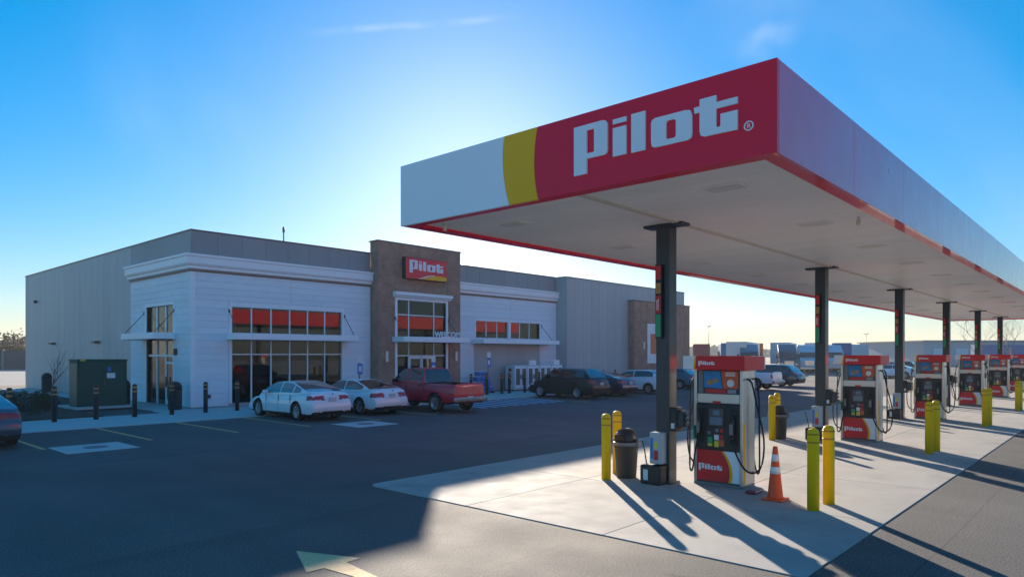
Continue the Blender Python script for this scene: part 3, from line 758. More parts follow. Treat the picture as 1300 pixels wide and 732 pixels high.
# ---- side of the white section
doorS = (33.72, 37.02, .06, 4.84); FS = .12
backing(SA, 'wall', 'grey_metal', 31.80, 60.1, ZB, 8.05, [doorS], .25)
clad(SA, 'board', 'white_board', 31.76, 39.15, .06, 6.36, .3048, [35.4], [(doorS[0] - FS - .01, doorS[1] + FS + .01, 0, doorS[3] + .19)], .002, .045)
sbr = [33.72, 34.82, 35.92, 37.02]
glazing(SA, sbr, [.06, 2.42, 3.25], mw=.10, fw=FS, top=.02, label='side entrance glazing with glass door', glass='door_glass')
glazing(SA, sbr, [3.45, 4.84], mw=.10, fw=FS, label='upper side window with three panes', glass='door_glass')
SA.part('door_rail', 'white_trim', (33.80, 34.75, -.09, -.03, 2.02, 2.12)); SA.part('door_rail', 'white_trim', (33.80, 34.75, -.09, -.03, .08, .30))
SA.part('door_handle', 'dark_metal', (34.62, 34.66, -.03, .03, .9, 1.4), bevel=.005)
SA.part('spandrel', 'white_trim', (33.60, 37.14, -.15, -.05, 3.271, 3.449))
awning(SA, 33.35, 37.55, 3.20, 3.50, 1.05, (33.6, 37.3), 'flat awning over the side entrance')
clad(SA, 'metal_panel', 'grey_metal', 39.17, 60.1, .06, 8.12, 0, [39.17 + 1.05 * i for i in range(1, 20)], [], .002, .03, gap=.014, bevel=.008)
clad(SA, 'parapet_panel', 'parapet_grey', 31.77, 39.15, 7.0, 8.12, 0, [31.77 + 1.05 * i for i in range(1, 7)], [], .002, .03)
# back and inner shell
MB().box(13.65, 57.5, 59.8, 60.1, ZB, 8.05).build('wall', 'grey_metal', B, True)
MB().box(57.42, 57.70, 30.86, 60.1, ZB, 8.1).build('wall', 'grey_metal', B, True)
MB().box(13.62, 57.4, 32.06, 59.78, 7.2, 7.35).build('roof', 'grey_plastic', B, True)
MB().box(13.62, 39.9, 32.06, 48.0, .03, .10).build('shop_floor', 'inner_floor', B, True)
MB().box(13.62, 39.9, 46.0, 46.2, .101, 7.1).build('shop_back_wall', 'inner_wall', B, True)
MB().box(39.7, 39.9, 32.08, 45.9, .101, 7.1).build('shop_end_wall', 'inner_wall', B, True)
# ---- cornices
CORN = [(.046, 6.36), (.16, 6.40), (.16, 6.50), (.26, 6.56), (.30, 6.62), (.30, 6.90), (.36, 6.94), (.36, 7.04), (.046, 7.06)]
MB().sweep([(13.35, 39.30), (13.35, 31.8), (23.225, 31.8)], CORN).build('cornice', 'white_trim', B, True)
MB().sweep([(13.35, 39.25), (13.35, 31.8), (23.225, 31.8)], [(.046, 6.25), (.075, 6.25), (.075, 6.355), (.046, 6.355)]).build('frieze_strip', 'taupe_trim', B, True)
MB().sweep([(29.50, 31.8), (39.93, 31.8)], CORN).build('cornice', 'white_trim', B, True)
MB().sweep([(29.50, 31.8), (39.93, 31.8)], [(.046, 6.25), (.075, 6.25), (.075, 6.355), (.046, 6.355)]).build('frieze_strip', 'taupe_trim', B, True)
COP = [(-.05, 8.11), (.05, 8.11), (.06, 8.18), (-.05, 8.20)]
def coping(path, dz=0, mat='dark_metal', prof=COP): MB().sweep(path, [(o, z + dz) for o, z in prof]).build('coping', mat, B, True)
coping([(13.35, 60.12), (13.35, 31.8), (23.22, 31.8)]); coping([(29.48, 31.8), (39.95, 31.8)]); coping([(39.96, 31.7), (39.96, 30.85), (57.72, 30.85)])
# ---- entrance tower
tw = (24.55, 28.27, .06, 5.62)
backing(FT, 'tower_wall', 'brown_brick', 23.30, 29.40, ZB, 8.74, [tw], .30)
MB().box(23.30, 29.40, 31.385, 31.86, 5.75, 8.74).build('tower_wall', 'brown_brick', B, True)
clad(FT, 'brick_panel', 'brown_brick', 23.23, 29.47, .06, 8.78, .457, [24.4, 26.2, 28.4], [(tw[0] - .30, tw[1] + .30, 0, tw[3] + .42)], .002, .035, gap=.008, bevel=.004)
ST = Face('y', 23.30)
clad(ST, 'brick_panel', 'brown_brick', 31.085, 31.86, .06, 8.78, .457, [], [], .002, .035, gap=.008, bevel=.004)
MB().box(29.402, 29.47, 31.082, 31.86, .03, 8.76).build('tower_return', 'brown_brick', B, True)
coping([(23.23, 31.87), (23.23, 31.08), (29.5, 31.08), (29.5, 31.87)], .65)
tb = [24.55, 25.45, 27.37, 28.27]
glazing(FT, tb, [.06, 2.40, 3.28], fw=.16, top=.02, label='entrance doors with glass and transom')
glazing(FT, tb, [3.46, 4.75, 5.58], fw=.16, top=.12, label='tall window above the entrance')
FT.part('spandrel', 'white_trim', (24.39, 28.43, -.15, -.05, 3.301, 3.459))
for a in (25.50, 26.44): FT.part('door_leaf', 'white_trim', (a, a + .06, -.095, -.03, .06, 2.36)); FT.part('door_leaf', 'white_trim', (a + .82, a + .88, -.095, -.03, .06, 2.36)); FT.part('door_leaf', 'white_trim', (a + .06, a + .82, -.095, -.03, 2.22, 2.36))
mb = MB(); mb.sweep([(24.22, 31.08), (28.62, 31.08)], [(o, z) for o, z in ((.04, 5.72), (.12, 5.72), (.18, 5.80), (.30, 5.86), (.30, 6.02), (.04, 6.06))]); mb.build('window_cap', 'white_trim', B, True)
awt = awning(FT, 24.15, 29.20, 3.17, 3.47, 1.15, (24.4, 28.45), 'flat awning with standing letters over the entrance')
wme = text_mesh('WELCOME', .46, .03, 'white_trim', 'lettering')
place('lettering', wme, awt, True, (27.55, 29.98, 3.475), (R(90), 0, 0))
for a in (23.75, 29.05):
    l = FT.part('wall_lamp', 'stainless', (a - .09, a + .09, .036, .16, 2.05, 2.65), bevel=.02); FT.part('lens', 'lamp_lens', (a - .06, a + .06, .161, .168, 2.1, 2.6), l)
# ---- right white section
w2 = (31.55, 38.0, 3.58, 4.66)
backing(FA, 'wall', 'grey_metal', 29.47, 39.96, ZB, 8.05, [w2], .25)
clad(FA, 'board', 'white_board', 29.48, 39.94, .06, 6.36, .3048, [34.85], [(w2[0] - .13, w2[1] + .13, w2[2] - .02, w2[3] + .19), (31.35, 38.0, 0, 3.2)], .002, .045)
hb = 34.78
glazing(FA, [31.55 + (hb - .12 - 31.55) * i / 3 for i in range(4)], [w2[2], w2[3]], fw=.12, label='strip window with three panes above the ice lockers, near half')
glazing(FA, [hb + .125 + (38.0 - hb - .125) * i / 3 for i in range(4)], [w2[2], w2[3]], fw=.12, label='strip window with three panes above the ice lockers, far half')
clad(FA, 'metal_panel', 'dark_metal' if False else 'grey_metal', 31.36, 37.98, .06, 3.19, 0, [33.0, 34.65, 36.3], [], .002, .02)
awning(FA, 31.15, 38.9, 3.17, 3.45, 1.15, (31.6, 38.2), 'flat awning over the recessed bay')
clad(FA, 'parapet_panel', 'parapet_grey', 29.48, 39.94, 7.0, 8.12, 0, [29.48 + 1.2 * i for i in range(1, 9)], [], .002, .03)
# ---- grey block and brick bay
MB().box(39.97, 57.40, 30.88, 31.10, ZB, 8.10).build('wall', 'grey_metal', B, True)
MB().box(39.97, 40.20, 31.11, 32.05, ZB, 8.10).build('wall', 'grey_metal', B, True)
clad(FD, 'metal_panel', 'grey_metal', 39.95, 57.70, .06, 8.12, 0, [39.95 + 1.05 * i for i in range(1, 17)], [], .002, .03, gap=.014, bevel=.008)
SD = Face('y', 39.97)
clad(SD, 'metal_panel', 'grey_metal', 30.86, 31.75, .06, 8.12, 0, [], [], .0, .03, gap=.014, bevel=.008)
MB().box(48.22, 57.56, 30.27, 30.81, ZB, 6.86).build('bay_wall', 'brown_brick', B, True)
clad(FB, 'brick_panel', 'brown_brick', 48.20, 57.58, .06, 6.86, .457, [50.0, 52.8, 55.2], [(50.2, 52.65, 1.7, 5.05)], .0, .03, gap=.008, bevel=.004)
SB = Face('y', 48.22)
clad(SB, 'brick_panel', 'brown_brick', 30.245, 30.80, .06, 6.86, .457, [], [], .0, .03, gap=.008, bevel=.004)
coping([(48.20, 30.81), (48.20, 30.22), (57.6, 30.22)], -1.29)
pf = MB()
for a, b_, c, dd in ((50.22, 50.36, 1.72, 5.03), (52.49, 52.63, 1.72, 5.03), (50.36, 52.49, 1.72, 1.86), (50.36, 52.49, 4.89, 5.03)): FB.box(pf, a, b_, -.02, .05, c, dd)
pf = pf.build('poster_frame', 'white_trim', B, True, bevel=.006)
FB.part('poster', 'sticker_white', (50.37, 52.48, -.02, .012, 1.87, 4.88), pf)
FB.part('poster_picture', 'poster_orange', (50.75, 52.1, .0125, .018, 2.5, 4.2), pf)
for a in (49.5, 53.6):
    l = FB.part('wall_lamp', 'stainless', (a - .12, a + .12, .031, .17, 2.9, 3.5), bevel=.02); FB.part('lens', 'lamp_lens', (a - .08, a + .08, .171, .178, 2.95, 3.45), l)
# ---- wall lamps and boxes on the grey side wall
for y in (44.3, 52.9):
    l = SA.part('wall_lamp', 'dark_metal', (y - .32, y + .32, .03, .32, 3.12, 3.24), bevel=.02); SA.part('lens', 'lamp_lens', (y - .25, y + .25, .06, .28, 3.105, 3.119), l)
SA.part('camera_dome', 'dark_metal', (57.0, 57.25, .03, .22, 6.05, 6.25), bevel=.04)
SA.part('wall_lamp', 'black_plastic', (33.2, 33.42, .047, .17, 2.45, 2.75), bevel=.02)
FA.part('hose_bib', 'dark_metal', (14.05, 14.2, .046, .12, .45, .62), bevel=.01)
# ---- antenna on the roof
an = MB().tube([(20.3, 36.0, 7.36), (20.3, 36.0, 9.75)], .035, 8).lathe([(.03, -.2), (.07, -.15), (.07, .1), (.03, .15)], (20.3, 36.0, 9.6), 10).build('antenna', 'dark_metal', B, True)

# ------------------------------------------------------------------ store interior seen through the panes
def gondola(loc, label):
    g = thing('shop_shelf', label, 'shelf', loc, group='shelves inside the store')
    MB().box(-1.5, 1.5, -.04, .04, 0, 1.7).build('back_panel', 'inner_wall', g)
    for z in (.1, .55, 1.0, 1.4):
        MB().box(-1.5, 1.5, -.42, .42, z, z + .03).build('shelf_board', 'grey_plastic', g)
        for s in (-1, 1):
            mb = MB(); x = -1.45
            while x < 1.35:
                ww = random.uniform(.10, .22); mb.box(x, x + ww - .012, min(s * .06, s * .40), max(s * .06, s * .40), z + .031, z + .031 + random.uniform(.18, .33)); x += ww
            mb.build('goods', 'goods', g, kind='stuff')
    return g
gondola((17.2, 35.2, .10), 'shop shelf behind the storefront window, nearest the side entrance')
gondola((21.2, 35.6, .10), 'shop shelf behind the storefront window, nearest the tower')
gondola((26.5, 37.2, .10), 'shop shelf behind the entrance doors')
y = thing('display_panel', 'yellow display panel behind the storefront window', 'display panel', (17.8, 33.9, .10))
MB().box(-.7, .7, -.05, .05, 1.3, 2.35).build('header', 'goods_yellow', y, bevel=.02); MB().box(.55, .7, -.049, .049, .3, 1.3).build('side_arm', 'goods_yellow', y); MB().box(-.7, .7, -.3, .3, 0, .3).build('base', 'dark_metal', y)

# ------------------------------------------------------------------ signs on the store
sg = thing('store_sign', 'red box sign with white lettering and yellow swoosh on the brick tower', 'sign', (26.45, 31.04, 6.80))
MB().box(-1.58, 1.58, -.32, 0, 0, 1.25).build('cabinet', 'black_plastic', sg, bevel=.015)
fs = lambda p, t: (p[0], -t, p[1])
MB().prism([(-1.55, .03), (1.55, .03), (1.55, 1.22), (-1.55, 1.22)], fs, .3205, .335).build('face', 'red_gloss', sg)
logo_letters(sg, 'letter_white', lambda p, t: (p[0] - 1.30, -t, p[1] + .36), .3355, .352, 1.0)
sw = [(-.55, .04), (1.54, .04), (1.54, .26), (1.1, .30), (.6, .29), (.1, .20)]
MB().prism(sw, fs, .3355, .345).build('swoosh', 'yellow_gloss', sg)
MB().prism([(-.65, .04), (-.57, .04), (.1, .215), (.6, .305), (.55, .33), (.0, .25)], fs, .3355, .344).build('swoosh_edge', 'letter_white', sg)

def acc_sign(loc, label, h=2.35):
    t = thing('parking_sign', label, 'sign', loc, group='accessible parking signs')
    MB().box(-.035, .035, -.035, .035, .0, h).build('post', 'pole_metal', t)
    MB().lathe([(.09, 0), (.09, 1.05), (.06, 1.1)], n=14).build('post_sleeve', 'sign_blue', t)
    p = MB().box(-.16, .16, -.055, -.038, h - .95, h - .38).build('plate', 'sign_blue', t, bevel=.004); MB().box(-.09, .09, -.062, -.0555, h - .80, h - .52).build('symbol', 'sticker_white', p, bevel=.003)
    MB().box(-.16, .16, -.055, -.038, h - .34, h).build('plate', 'sticker_white', t, bevel=.004)
acc_sign((21.45, 30.3, .022), 'blue and white parking sign against the white boards between white cars')
acc_sign((26.3, 30.0, .022), 'blue and white parking sign in front of the entrance doors, behind the pickup')
acc_sign((31.1, 30.2, .022), 'blue and white parking sign beside the ice lockers', 2.6)

# ------------------------------------------------------------------ black bollards along the pavement
b = thing('black_bollard', '', 'bollard', group='black bollards along the store pavement')
MB().lathe([(.088, 0), (.088, 1.22), (.08, 1.27), (.05, 1.295), (.001, 1.30)], n=18).build('post', 'black_bollard', b)
for z in (.98, 1.14): MB().lathe([(.091, z), (.091, z + .055)], n=18).build('reflective_band', 'orange_band', b)
bx = [6.0, 7.35, 8.71, 10.07, 11.48, 12.86, 14.24, 28.59, 29.93, 31.27, 31.96, 33.43, 34.89, 42.31, 43.87]
bl = ['black bollard with orange bands at the far left, behind the grey sedan', 'black bollard with orange bands in front of the planting bed', 'black bollard with orange bands in front of the green transformer',
      'black bollard just right of the green transformer', 'black bollard in front of the bin at the side entrance', 'black bollard in front of the white corner of the store', 'black bollard beside the white sedan, in front of the storefront window',
      'black bollard behind the red pickup tailgate', 'black bollard in front of the blue containers', 'first of two close black bollards left of the ice lockers', 'second of two close black bollards left of the ice lockers',
      'black bollard in front of the first ice locker', 'black bollard in front of the second ice locker, beside the black SUV', 'black bollard behind the blue sedan, nearer the black SUV', 'black bollard behind the blue sedan, nearer the white hatchback']
copies(b, [(x, 29.2, .022) for x in bx], bl)

# ------------------------------------------------------------------ ice lockers, blue containers
def locker(loc, label, tall):
    t = thing('ice_locker', label, 'locker', loc, group='white lockers at the store front')
    c = MB().box(-.62, .62, -.42, .42, .10, 1.72).build('cabinet', 'locker_white', t, bevel=.02)
    MB().box(-.58, .58, -.38, .38, 0, .10).build('plinth', 'dark_metal', t)
    for s in (-1, 1):
        dr = MB().box(min(s * .03, s * .58), max(s * .03, s * .58), -.455, -.421, .25, 1.62).build('door', 'white_trim', t, bevel=.012)
        MB().box(min(s * .12, s * .50), max(s * .12, s * .50), -.462, -.4555, .4, 1.5).build('door_panel', 'inner_wall', dr)
        MB().box(min(s * .05, s * .08), max(s * .05, s * .08), -.49, -.456, .8, 1.1).build('handle', 'dark_metal', dr)
    for z in (.5, .9, 1.3): MB().box(-.628, -.6205, -.14, .10, z, z + .22).build('emblem', 'paint_maroon', t)
    if tall: MB().box(-.34, .34, -.40, -.30, 1.725, 2.05).build('header_sign', 'white_trim', t, bevel=.01)
locker((34.55, 30.95, .022), 'white ice locker with dark emblems on its side, first in the row', False)
locker((35.85, 30.95, .022), 'white ice locker with header sign, second in the row', True)
locker((37.15, 30.95, .022), 'white ice locker without header, third in the row', False)
locker((38.45, 30.95, .022), 'white ice locker with header sign, last in the row by the grey wall', True)
n = 0
for lvl, cnt in enumerate((5, 4, 3, 2)):
    for i in range(cnt):
        t = thing('fluid_jug_case', 'blue case number %s from the left in the %s row of the stack' % (('one', 'two', 'three', 'four', 'five')[i], ('bottom', 'second', 'third', 'top')[lvl]), 'case', (31.0 + (i - (cnt - 1) / 2) * .36, 30.75, .022 + .10 + lvl * .33), group='blue cases stacked by the store wall')
        MB().box(-.17, .17, -.24, .24, 0, .26).build('wrap', 'jug_blue', t, bevel=.02)
        mb = MB()
        for a in (-.10, .10):
            for c in (-.15, .0, .15): mb.lathe([(.05, .255), (.02, .29), (.022, .325), (.001, .327)], (a, c, 0), 8)
        mb.build('caps', 'sticker_white', t, kind='stuff')
pl_ = thing('pallet', 'dark wooden pallet under the stack of blue cases', 'pallet', (31.0, 30.75, .022))
for k in range(5): MB().box(-.95, .95, -.30 + k * .13, -.22 + k * .13, .07, .098).build('plank', 'bark', pl_)
for x in (-.9, -.04, .82): MB().box(x, x + .09, -.30, .30, 0, .069).build('bearer', 'bark', pl_)

# ------------------------------------------------------------------ transformer, bins by the store
t = thing('transformer', 'green two-door utility transformer cabinet beside the store', 'transformer', (10.55, 34.9, .16))
MB().box(-1.0, 1.0, -.45, .75, 0, 2.02).build('cabinet', 'transformer_green', t, bevel=.015)
MB().box(-1.03, 1.03, -.48, .78, 2.021, 2.10).build('lid', 'transformer_green', t, bevel=.015)
for s in (-1, 1):
    dr = MB().box(min(s * .015, s * .96), max(s * .015, s * .96), -.475, -.451, .08, 1.95).build('door', 'transformer_green', t, bevel=.01)
    if s > 0:
        MB().box(.05, .11, -.50, -.476, .95, 1.15).build('handle', 'dark_metal', dr)
        MB().box(.16, .50, -.482, -.4755, 1.25, 1.48).build('warning_label', 'sticker_white', dr); MB().box(.20, .33, -.482, -.4755, 1.56, 1.74).build('warning_label', 'sign_blue', dr)
MB().box(-1.012, -1.0005, -.38, .68, .06, 1.9).build('side_panel', 'transformer_lit_side', t, bevel=.004)  # added tan sheet: the lit look of the left face put into colour
MB().box(-.9, -.7, -.487, -.4805, 2.03, 2.09).build('warning_label', 'sticker_yellow', t)
def round_bin(loc, label):
    t = thing('round_bin', label, 'bin', loc)
    MB().lathe([(.26, 0), (.28, .03), (.29, .85), (.31, .86), (.31, .90)], n=20).build('body', 'can_body', t)
    MB().lathe([(.30, .90), (.29, 1.05), (.22, 1.18), (.10, 1.25), (.001, 1.26)], n=20).build('lid', 'black_plastic', t)
    MB().box(-.12, .12, -.315, -.2, .93, 1.07).build('flap', 'car_black', t, bevel=.02)
round_bin((12.6, 31.7, .022), 'black dome-lidded bin against the white side wall by the door')
round_bin((12.75, 52.3, .022), 'black dome-lidded bin at the far end of the grey side wall')
round_bin((11.95, 36.1, .022), 'black bin partly hidden behind the green transformer')

# ------------------------------------------------------------------ vehicles
def lerp_pts(pts, x):
    if x <= pts[0][0]: return pts[0][1]
    for (a, va), (b, vb) in zip(pts, pts[1:]):
        if x <= b:
            t = (x - a) / (b - a); t = t * t * (3 - 2 * t) * .5 + t * .5
            return va + (vb - va) * t
    return pts[-1][1]
def grid_loft(rings, closed_ends=True):
    n = len(rings[0]); v = [p for r in rings for p in r]; f = []
    for i in range(len(rings) - 1):
        for k in range(n): f.append((i * n + k, i * n + (k + 1) % n, (i + 1) * n + (k + 1) % n, (i + 1) * n + k))
    if closed_ends: f.append(list(range(n))[::-1]); f.append([(len(rings) - 1) * n + k for k in range(n)])
    return v, f
def make_vehicle(spec, paint, name, label, category, loc, rz, group=None):
    """forward is local +x; the origin is on the ground under the middle"""
    L, Wd, zb = spec['L'], spec['W'], spec['clear']
    hwid = Wd / 2; deck = spec['deck']; root = thing(name, label, category, loc, rz, group)
    NS = 110; rings = []
    def plan(x):                     # half width in plan with rounded ends
        t = abs(x) / (L / 2); return hwid * (1 - .13 * max(0, (t - .72) / .28) ** 2.2)
    def ring(x, sc=1.0, push=0.):
        w = plan(x) * 1.0; zt = lerp_pts(deck, x); zl = zb + (.05 * max(0, (abs(x) - L * .40) / (L * .1)))
        h = zt - zl
        half = [(0, zl), (.55 * w, zl), (.88 * w, zl + .01), (.955 * w, zl + .05), (.985 * w, zl + .18 * h), (1.0 * w, zl + .38 * h), (1.0 * w, zl + .55 * h), (.985 * w, zl + .70 * h), (.96 * w, zl + .83 * h), (.925 * w, zl + .925 * h), (.86 * w, zl + .98 * h), (.70 * w, zl + 1.0 * h), (.40 * w, zl + 1.0 * h + .015), (0, zl + h + .025)]
        fine = []
        for (ya, za), (yb, zc) in zip(half, half[1:]):
            m = max(1, int(math.hypot(yb - ya, zc - za) / .055))
            m = {1: 1, 2: 2}.get(m, m); fine.append((ya, za, yb, zc))
        half = [(fa + (fb - fa) * j / 3, ga + (gb - ga) * j / 3) for fa, ga, fb, gb in fine for j in range(3)] + [half[-1]]
        cz = zl + h * .5
        pts = [(x + push, y, z) for y, z in half] + [(x + push, -y, z) for y, z in half[-2:0:-1]]
        e = max(0, (abs(x) - L * .43) / (L * .07)); sg = 1 if x > 0 else -1
        def nose(z):                                # bumper stands out, the panel above it leans in
            q = (z - zl) / h; return .055 * math.exp(-((q - .42) / .22) ** 2) - .075 * max(0, q - .62) / .38
        return [(px + sg * e * nose(cz + (pz - cz) * sc) * (1 if not spec.get('steelbump') else .25), py * sc, cz + (pz - cz) * sc) for px, py, pz in pts]
    xs = [-L / 2 + L * i / NS for i in range(NS + 1)]
    for sc, pu in ((.2, -.045), (.4, -.044), (.55, -.041), (.7, -.035), (.8, -.027), (.88, -.018), (.94, -.009), (.98, -.002)): rings.append(ring(xs[0] + .03, sc, pu))
    for i, x in enumerate(xs):
        x = max(-L / 2 + .03, min(L / 2 - .03, x)); rings.append(ring(x))
    for sc, pu in ((.98, .002), (.94, .009), (.88, .018), (.8, .027), (.7, .035), (.55, .041), (.4, .044), (.2, .045)): rings.append(ring(xs[-1] - .03, sc, pu))
    v, f = grid_loft(rings)
    me = bpy.data.meshes.new('body'); me.from_pydata(v, [], f)
    bm = bmesh.new(); bm.from_mesh(me); bmesh.ops.recalc_face_normals(bm, faces=bm.faces); bm.to_mesh(me); bm.free()
    slots = ['body', 'well', 'tail', 'head', 'black', 'grille']
    smats = {'body': paint, 'well': 'car_black', 'tail': 'tail_red', 'head': 'head_clear', 'black': 'car_black', 'grille': 'car_black'}
    for sname in slots: me.materials.append(MATS[smats[sname]])
    zt_r = lerp_pts(deck, -L / 2 + .1); zt_f = lerp_pts(deck, L / 2 - .1)
    for p in me.polygons:
        c = p.center; k = 0; p.use_smooth = True
        ay = abs(c.y) / hwid
        tz0, tz1, ty0, tx = spec['tail']
        if c.x < -L / 2 + tx and tz0 < c.z < tz1 and ay > ty0 and p.normal.z < .6: k = 2
        hz0, hz1, hy0, hx = spec['head']
        if c.x > L / 2 - hx and hz0 < c.z < hz1 and ay > hy0 and p.normal.z < .75: k = 3
        if c.z < zb + .11: k = 4
        if c.x < -L / 2 + .08 and c.z < spec['bump'] and spec.get('blackbump'): k = 4
        if c.x > L / 2 - .06 and .30 < c.z < .55 and ay < .55: k = 5
        p.material_index = k
    bo = bpy.data.objects.new('tmp', me); COL.objects.link(bo)
    wr = spec['wheel']; cuts = []
    for wx in spec['axles']:
        for s in (-1, 1):
            mb = MB().lathe([(wr * 1.17, 0), (wr * 1.17, .42)], (wx, s * (hwid + .10) - (.42 if s > 0 else 0), wr * 1.02), 28, 'y', sm=False); cuts.append(mb)
    if spec.get('bed'):
        x0, x1, zf = spec['bed']; cuts.append(MB().box(x0, x1, -hwid * .80, hwid * .80, zf, 3))
    all_ = MB()
    for c in cuts: all_.add(c.v, c.f)
    cme = bpy.data.meshes.new('cut'); cme.from_pydata(all_.v, [], all_.f)
    bm = bmesh.new(); bm.from_mesh(cme); bmesh.ops.recalc_face_normals(bm, faces=bm.faces); bm.to_mesh(cme); bm.free()
    for sname in slots: cme.materials.append(MATS[smats[sname]])
    for p in cme.polygons: p.material_index = 1
    co = bpy.data.objects.new('cut', cme); COL.objects.link(co)
    md = bo.modifiers.new('b', 'BOOLEAN'); md.operation = 'DIFFERENCE'; md.solver = 'EXACT'; md.object = co
    if hasattr(md, 'material_mode'): md.material_mode = 'INDEX'
    dg = bpy.context.evaluated_depsgraph_get(); dg.update()
    res = bpy.data.meshes.new_from_object(bo.evaluated_get(dg)); bpy.data.objects.remove(bo); bpy.data.objects.remove(co)
    V = [tuple(q.co) for q in res.vertices]
    def split(pred, nm, mat, parent=root, sm=True):
        used = {}; vv = []; ff = []
        for p in res.polygons:
            if not pred(p): continue
            g = []
            for i in p.vertices:
                if i not in used: used[i] = len(vv); vv.append(V[i])
                g.append(used[i])
            ff.append(g)
        if not ff: return None
        m = bpy.data.meshes.new(nm); m.from_pydata(vv, [], ff); m.materials.append(MATS[mat])
        for p in m.polygons: p.use_smooth = sm
        if sm: m.set_sharp_from_angle(angle=R(38))
        return place(nm, m, parent)
    body = split(lambda p: p.material_index == 0, 'body', paint)
    split(lambda p: p.material_index == 1, 'wheel_well', 'car_black', sm=False)
    for s in (-1, 1):
        split(lambda p: p.material_index == 2 and p.center.y * s > 0, 'tail_light', 'tail_red')
        split(lambda p: p.material_index == 3 and p.center.y * s > 0, 'headlight', 'head_clear')
    split(lambda p: p.material_index == 4, 'lower_trim', 'car_black'); split(lambda p: p.material_index == 5, 'grille', 'car_black')
    # cabin
    g = spec['cabin']; xA, xB, xC, xD, hr = g['ws'], g['rf'], g['rr'], g['bl'], g['h']   # windscreen base, roof front, roof rear, backlight base
    NSC = 60; NR = 12; crings = []; info = []
    stn = [xD + (xA - xD) * i / NSC for i in range(NSC + 1)]
    def roof(x):
        zbel = lerp_pts(deck, x) + .0
        if x > xB: t = (xA - x) / (xA - xB); return zbel, zbel + (hr - .045 - zbel) * (1 - (1 - t) ** 1.35) + .0
        if x < xC: t = (x - xD) / (xC - xD); return zbel, zbel + (hr - .03 - zbel) * (1 - (1 - t) ** g.get('bc', 1.35))
        u = (x - xC) / (xB - xC); return zbel, hr - .03 * (2 * u - 1) ** 2 * 1.0 - (.015 * u)
    Hmax = hr
    for x in stn:
        zbel, zr = roof(x); t = max(0.02, (zr - zbel) / (Hmax - zbel))
        wb = plan(x) * .915; wt = wb + (hwid * .70 - wb) * min(1, t)
        zlo = zbel - .04; re = zr - .055 * t
        half = [(wb, zlo), (wb, zbel - .01)]
        for k in range(1, 6): q = k / 6; half.append((wb + (wt - wb) * q ** 1.25, zbel + (re - zbel) * q))
        half += [(wt, re), (wt * .93, re + (zr - re) * .6), (wt * .75, zr - .008 * t), (wt * .4, zr), (0, zr + .005)]
        pts = [(x, y, z) for y, z in half] + [(x, -y, z) for y, z in half[-2::-1]]
        crings.append(pts)
    n = len(crings[0]); hn = 12
    cls = {}
    for i in range(NSC):
        xm = (stn[i] + stn[i + 1]) / 2; zbel, zr = roof(xm); tt = (zr - zbel) / (Hmax - zbel)
        for k in range(n - 1):
            kk = k if k < 11 else n - 2 - k
            sd = 1 if k < 11 else -1
            key = 'cabin'
            if 2 <= kk <= 6:      # side glass rows
                q = (kk - 1.5) / 6
                xoff = .0
                fx_ = xA - (xA - xB) * (1 - (1 - min(1, q * tt)) ** (1 / 1.35)) if xm > xB else 9
                if g['side'][0] < xm < g['side'][1] and tt > .36:
                    if not any(a < xm < b for a, b in g['pillars']): key = ('side_window', sd, sum(xm > a for a, b in g['pillars']))
            if kk >= 8:
                if xm > xB + .02 and tt < .93: key = 'windscreen'
                if xm < xC - .02 and tt < .93 and tt > .08: key = 'rear_window'
            cls.setdefault(key, []).append((i * n + k, i * n + k + 1, (i + 1) * n + k + 1, (i + 1) * n + k))
    allv = [p for r in crings for p in r]
    for key, fs_ in cls.items():
        used = {}; vv = []; ff = []
        for q in fs_:
            gq = []
            for i in q:
                if i not in used: used[i] = len(vv); vv.append(allv[i])
                gq.append(used[i])
            ff.append(gq)
        nm = key if isinstance(key, str) else key[0]
        m = bpy.data.meshes.new(nm); m.from_pydata(vv, [], ff); bm = bmesh.new(); bm.from_mesh(m)
        bmesh.ops.remove_doubles(bm, verts=bm.verts, dist=.0005); bmesh.ops.recalc_face_normals(bm, faces=bm.faces)
        bm.to_mesh(m); bm.free(); m.materials.append(MATS[paint if nm == 'cabin' else 'car_glass'])
        for p in m.polygons: p.use_smooth = True
        m.set_sharp_from_angle(angle=R(40)); place(nm, m, root)
    # door seams as thin dark grooves, handles, mirrors
    for xs_, z0, z1 in spec['seams']:
        for s in (-1, 1):
            MB().box(xs_ - .006, xs_ + .006, s * hwid * .985 - .012, s * hwid * .985 + .014, z0, z1).build('door_seam', 'car_black', root)
    for xs_ in spec['handles']:
        for s in (-1, 1): MB().box(xs_ - .10, xs_ + .10, s * hwid * .985 - .02, s * hwid * .985 + .025, spec['belt'] - .16, spec['belt'] - .12).build('door_handle', paint, root, bevel=.008)
    for s in (-1, 1):
        MB().box(g['mir'] - .07, g['mir'] + .09, s * (hwid + .02) - .10, s * (hwid + .02) + .10, spec['belt'] + .0, spec['belt'] + .15).build('mirror', spec.get('mirmat', paint), root, bevel=.035, seg=2)
    pz = spec['plate']
    MB().box(-L / 2 - .055, -L / 2 - .02, -.15, .15, pz, pz + .15).build('number_plate', 'plate', root, bevel=.003)
    MB().box(-L / 2 - .05, -L / 2 - .02, -.05, .05, pz + .24, pz + .30).build('emblem', 'chrome', root, bevel=.01)
    if spec.get('steelbump'):
        MB().box(-L / 2 - .16, -L / 2 + .02, -hwid * .93, hwid * .93, .50, .68).build('rear_bumper', 'chrome', root, bevel=.03, seg=2)
    # wheels
    ty = MB().lathe([(wr * .66, -.10), (wr * .90, -.112), (wr * .985, -.085), (wr, -.04), (wr, .04), (wr * .985, .085), (wr * .90, .112), (wr * .66, .10)], (0, 0, 0), 28, 'y', cap=False)
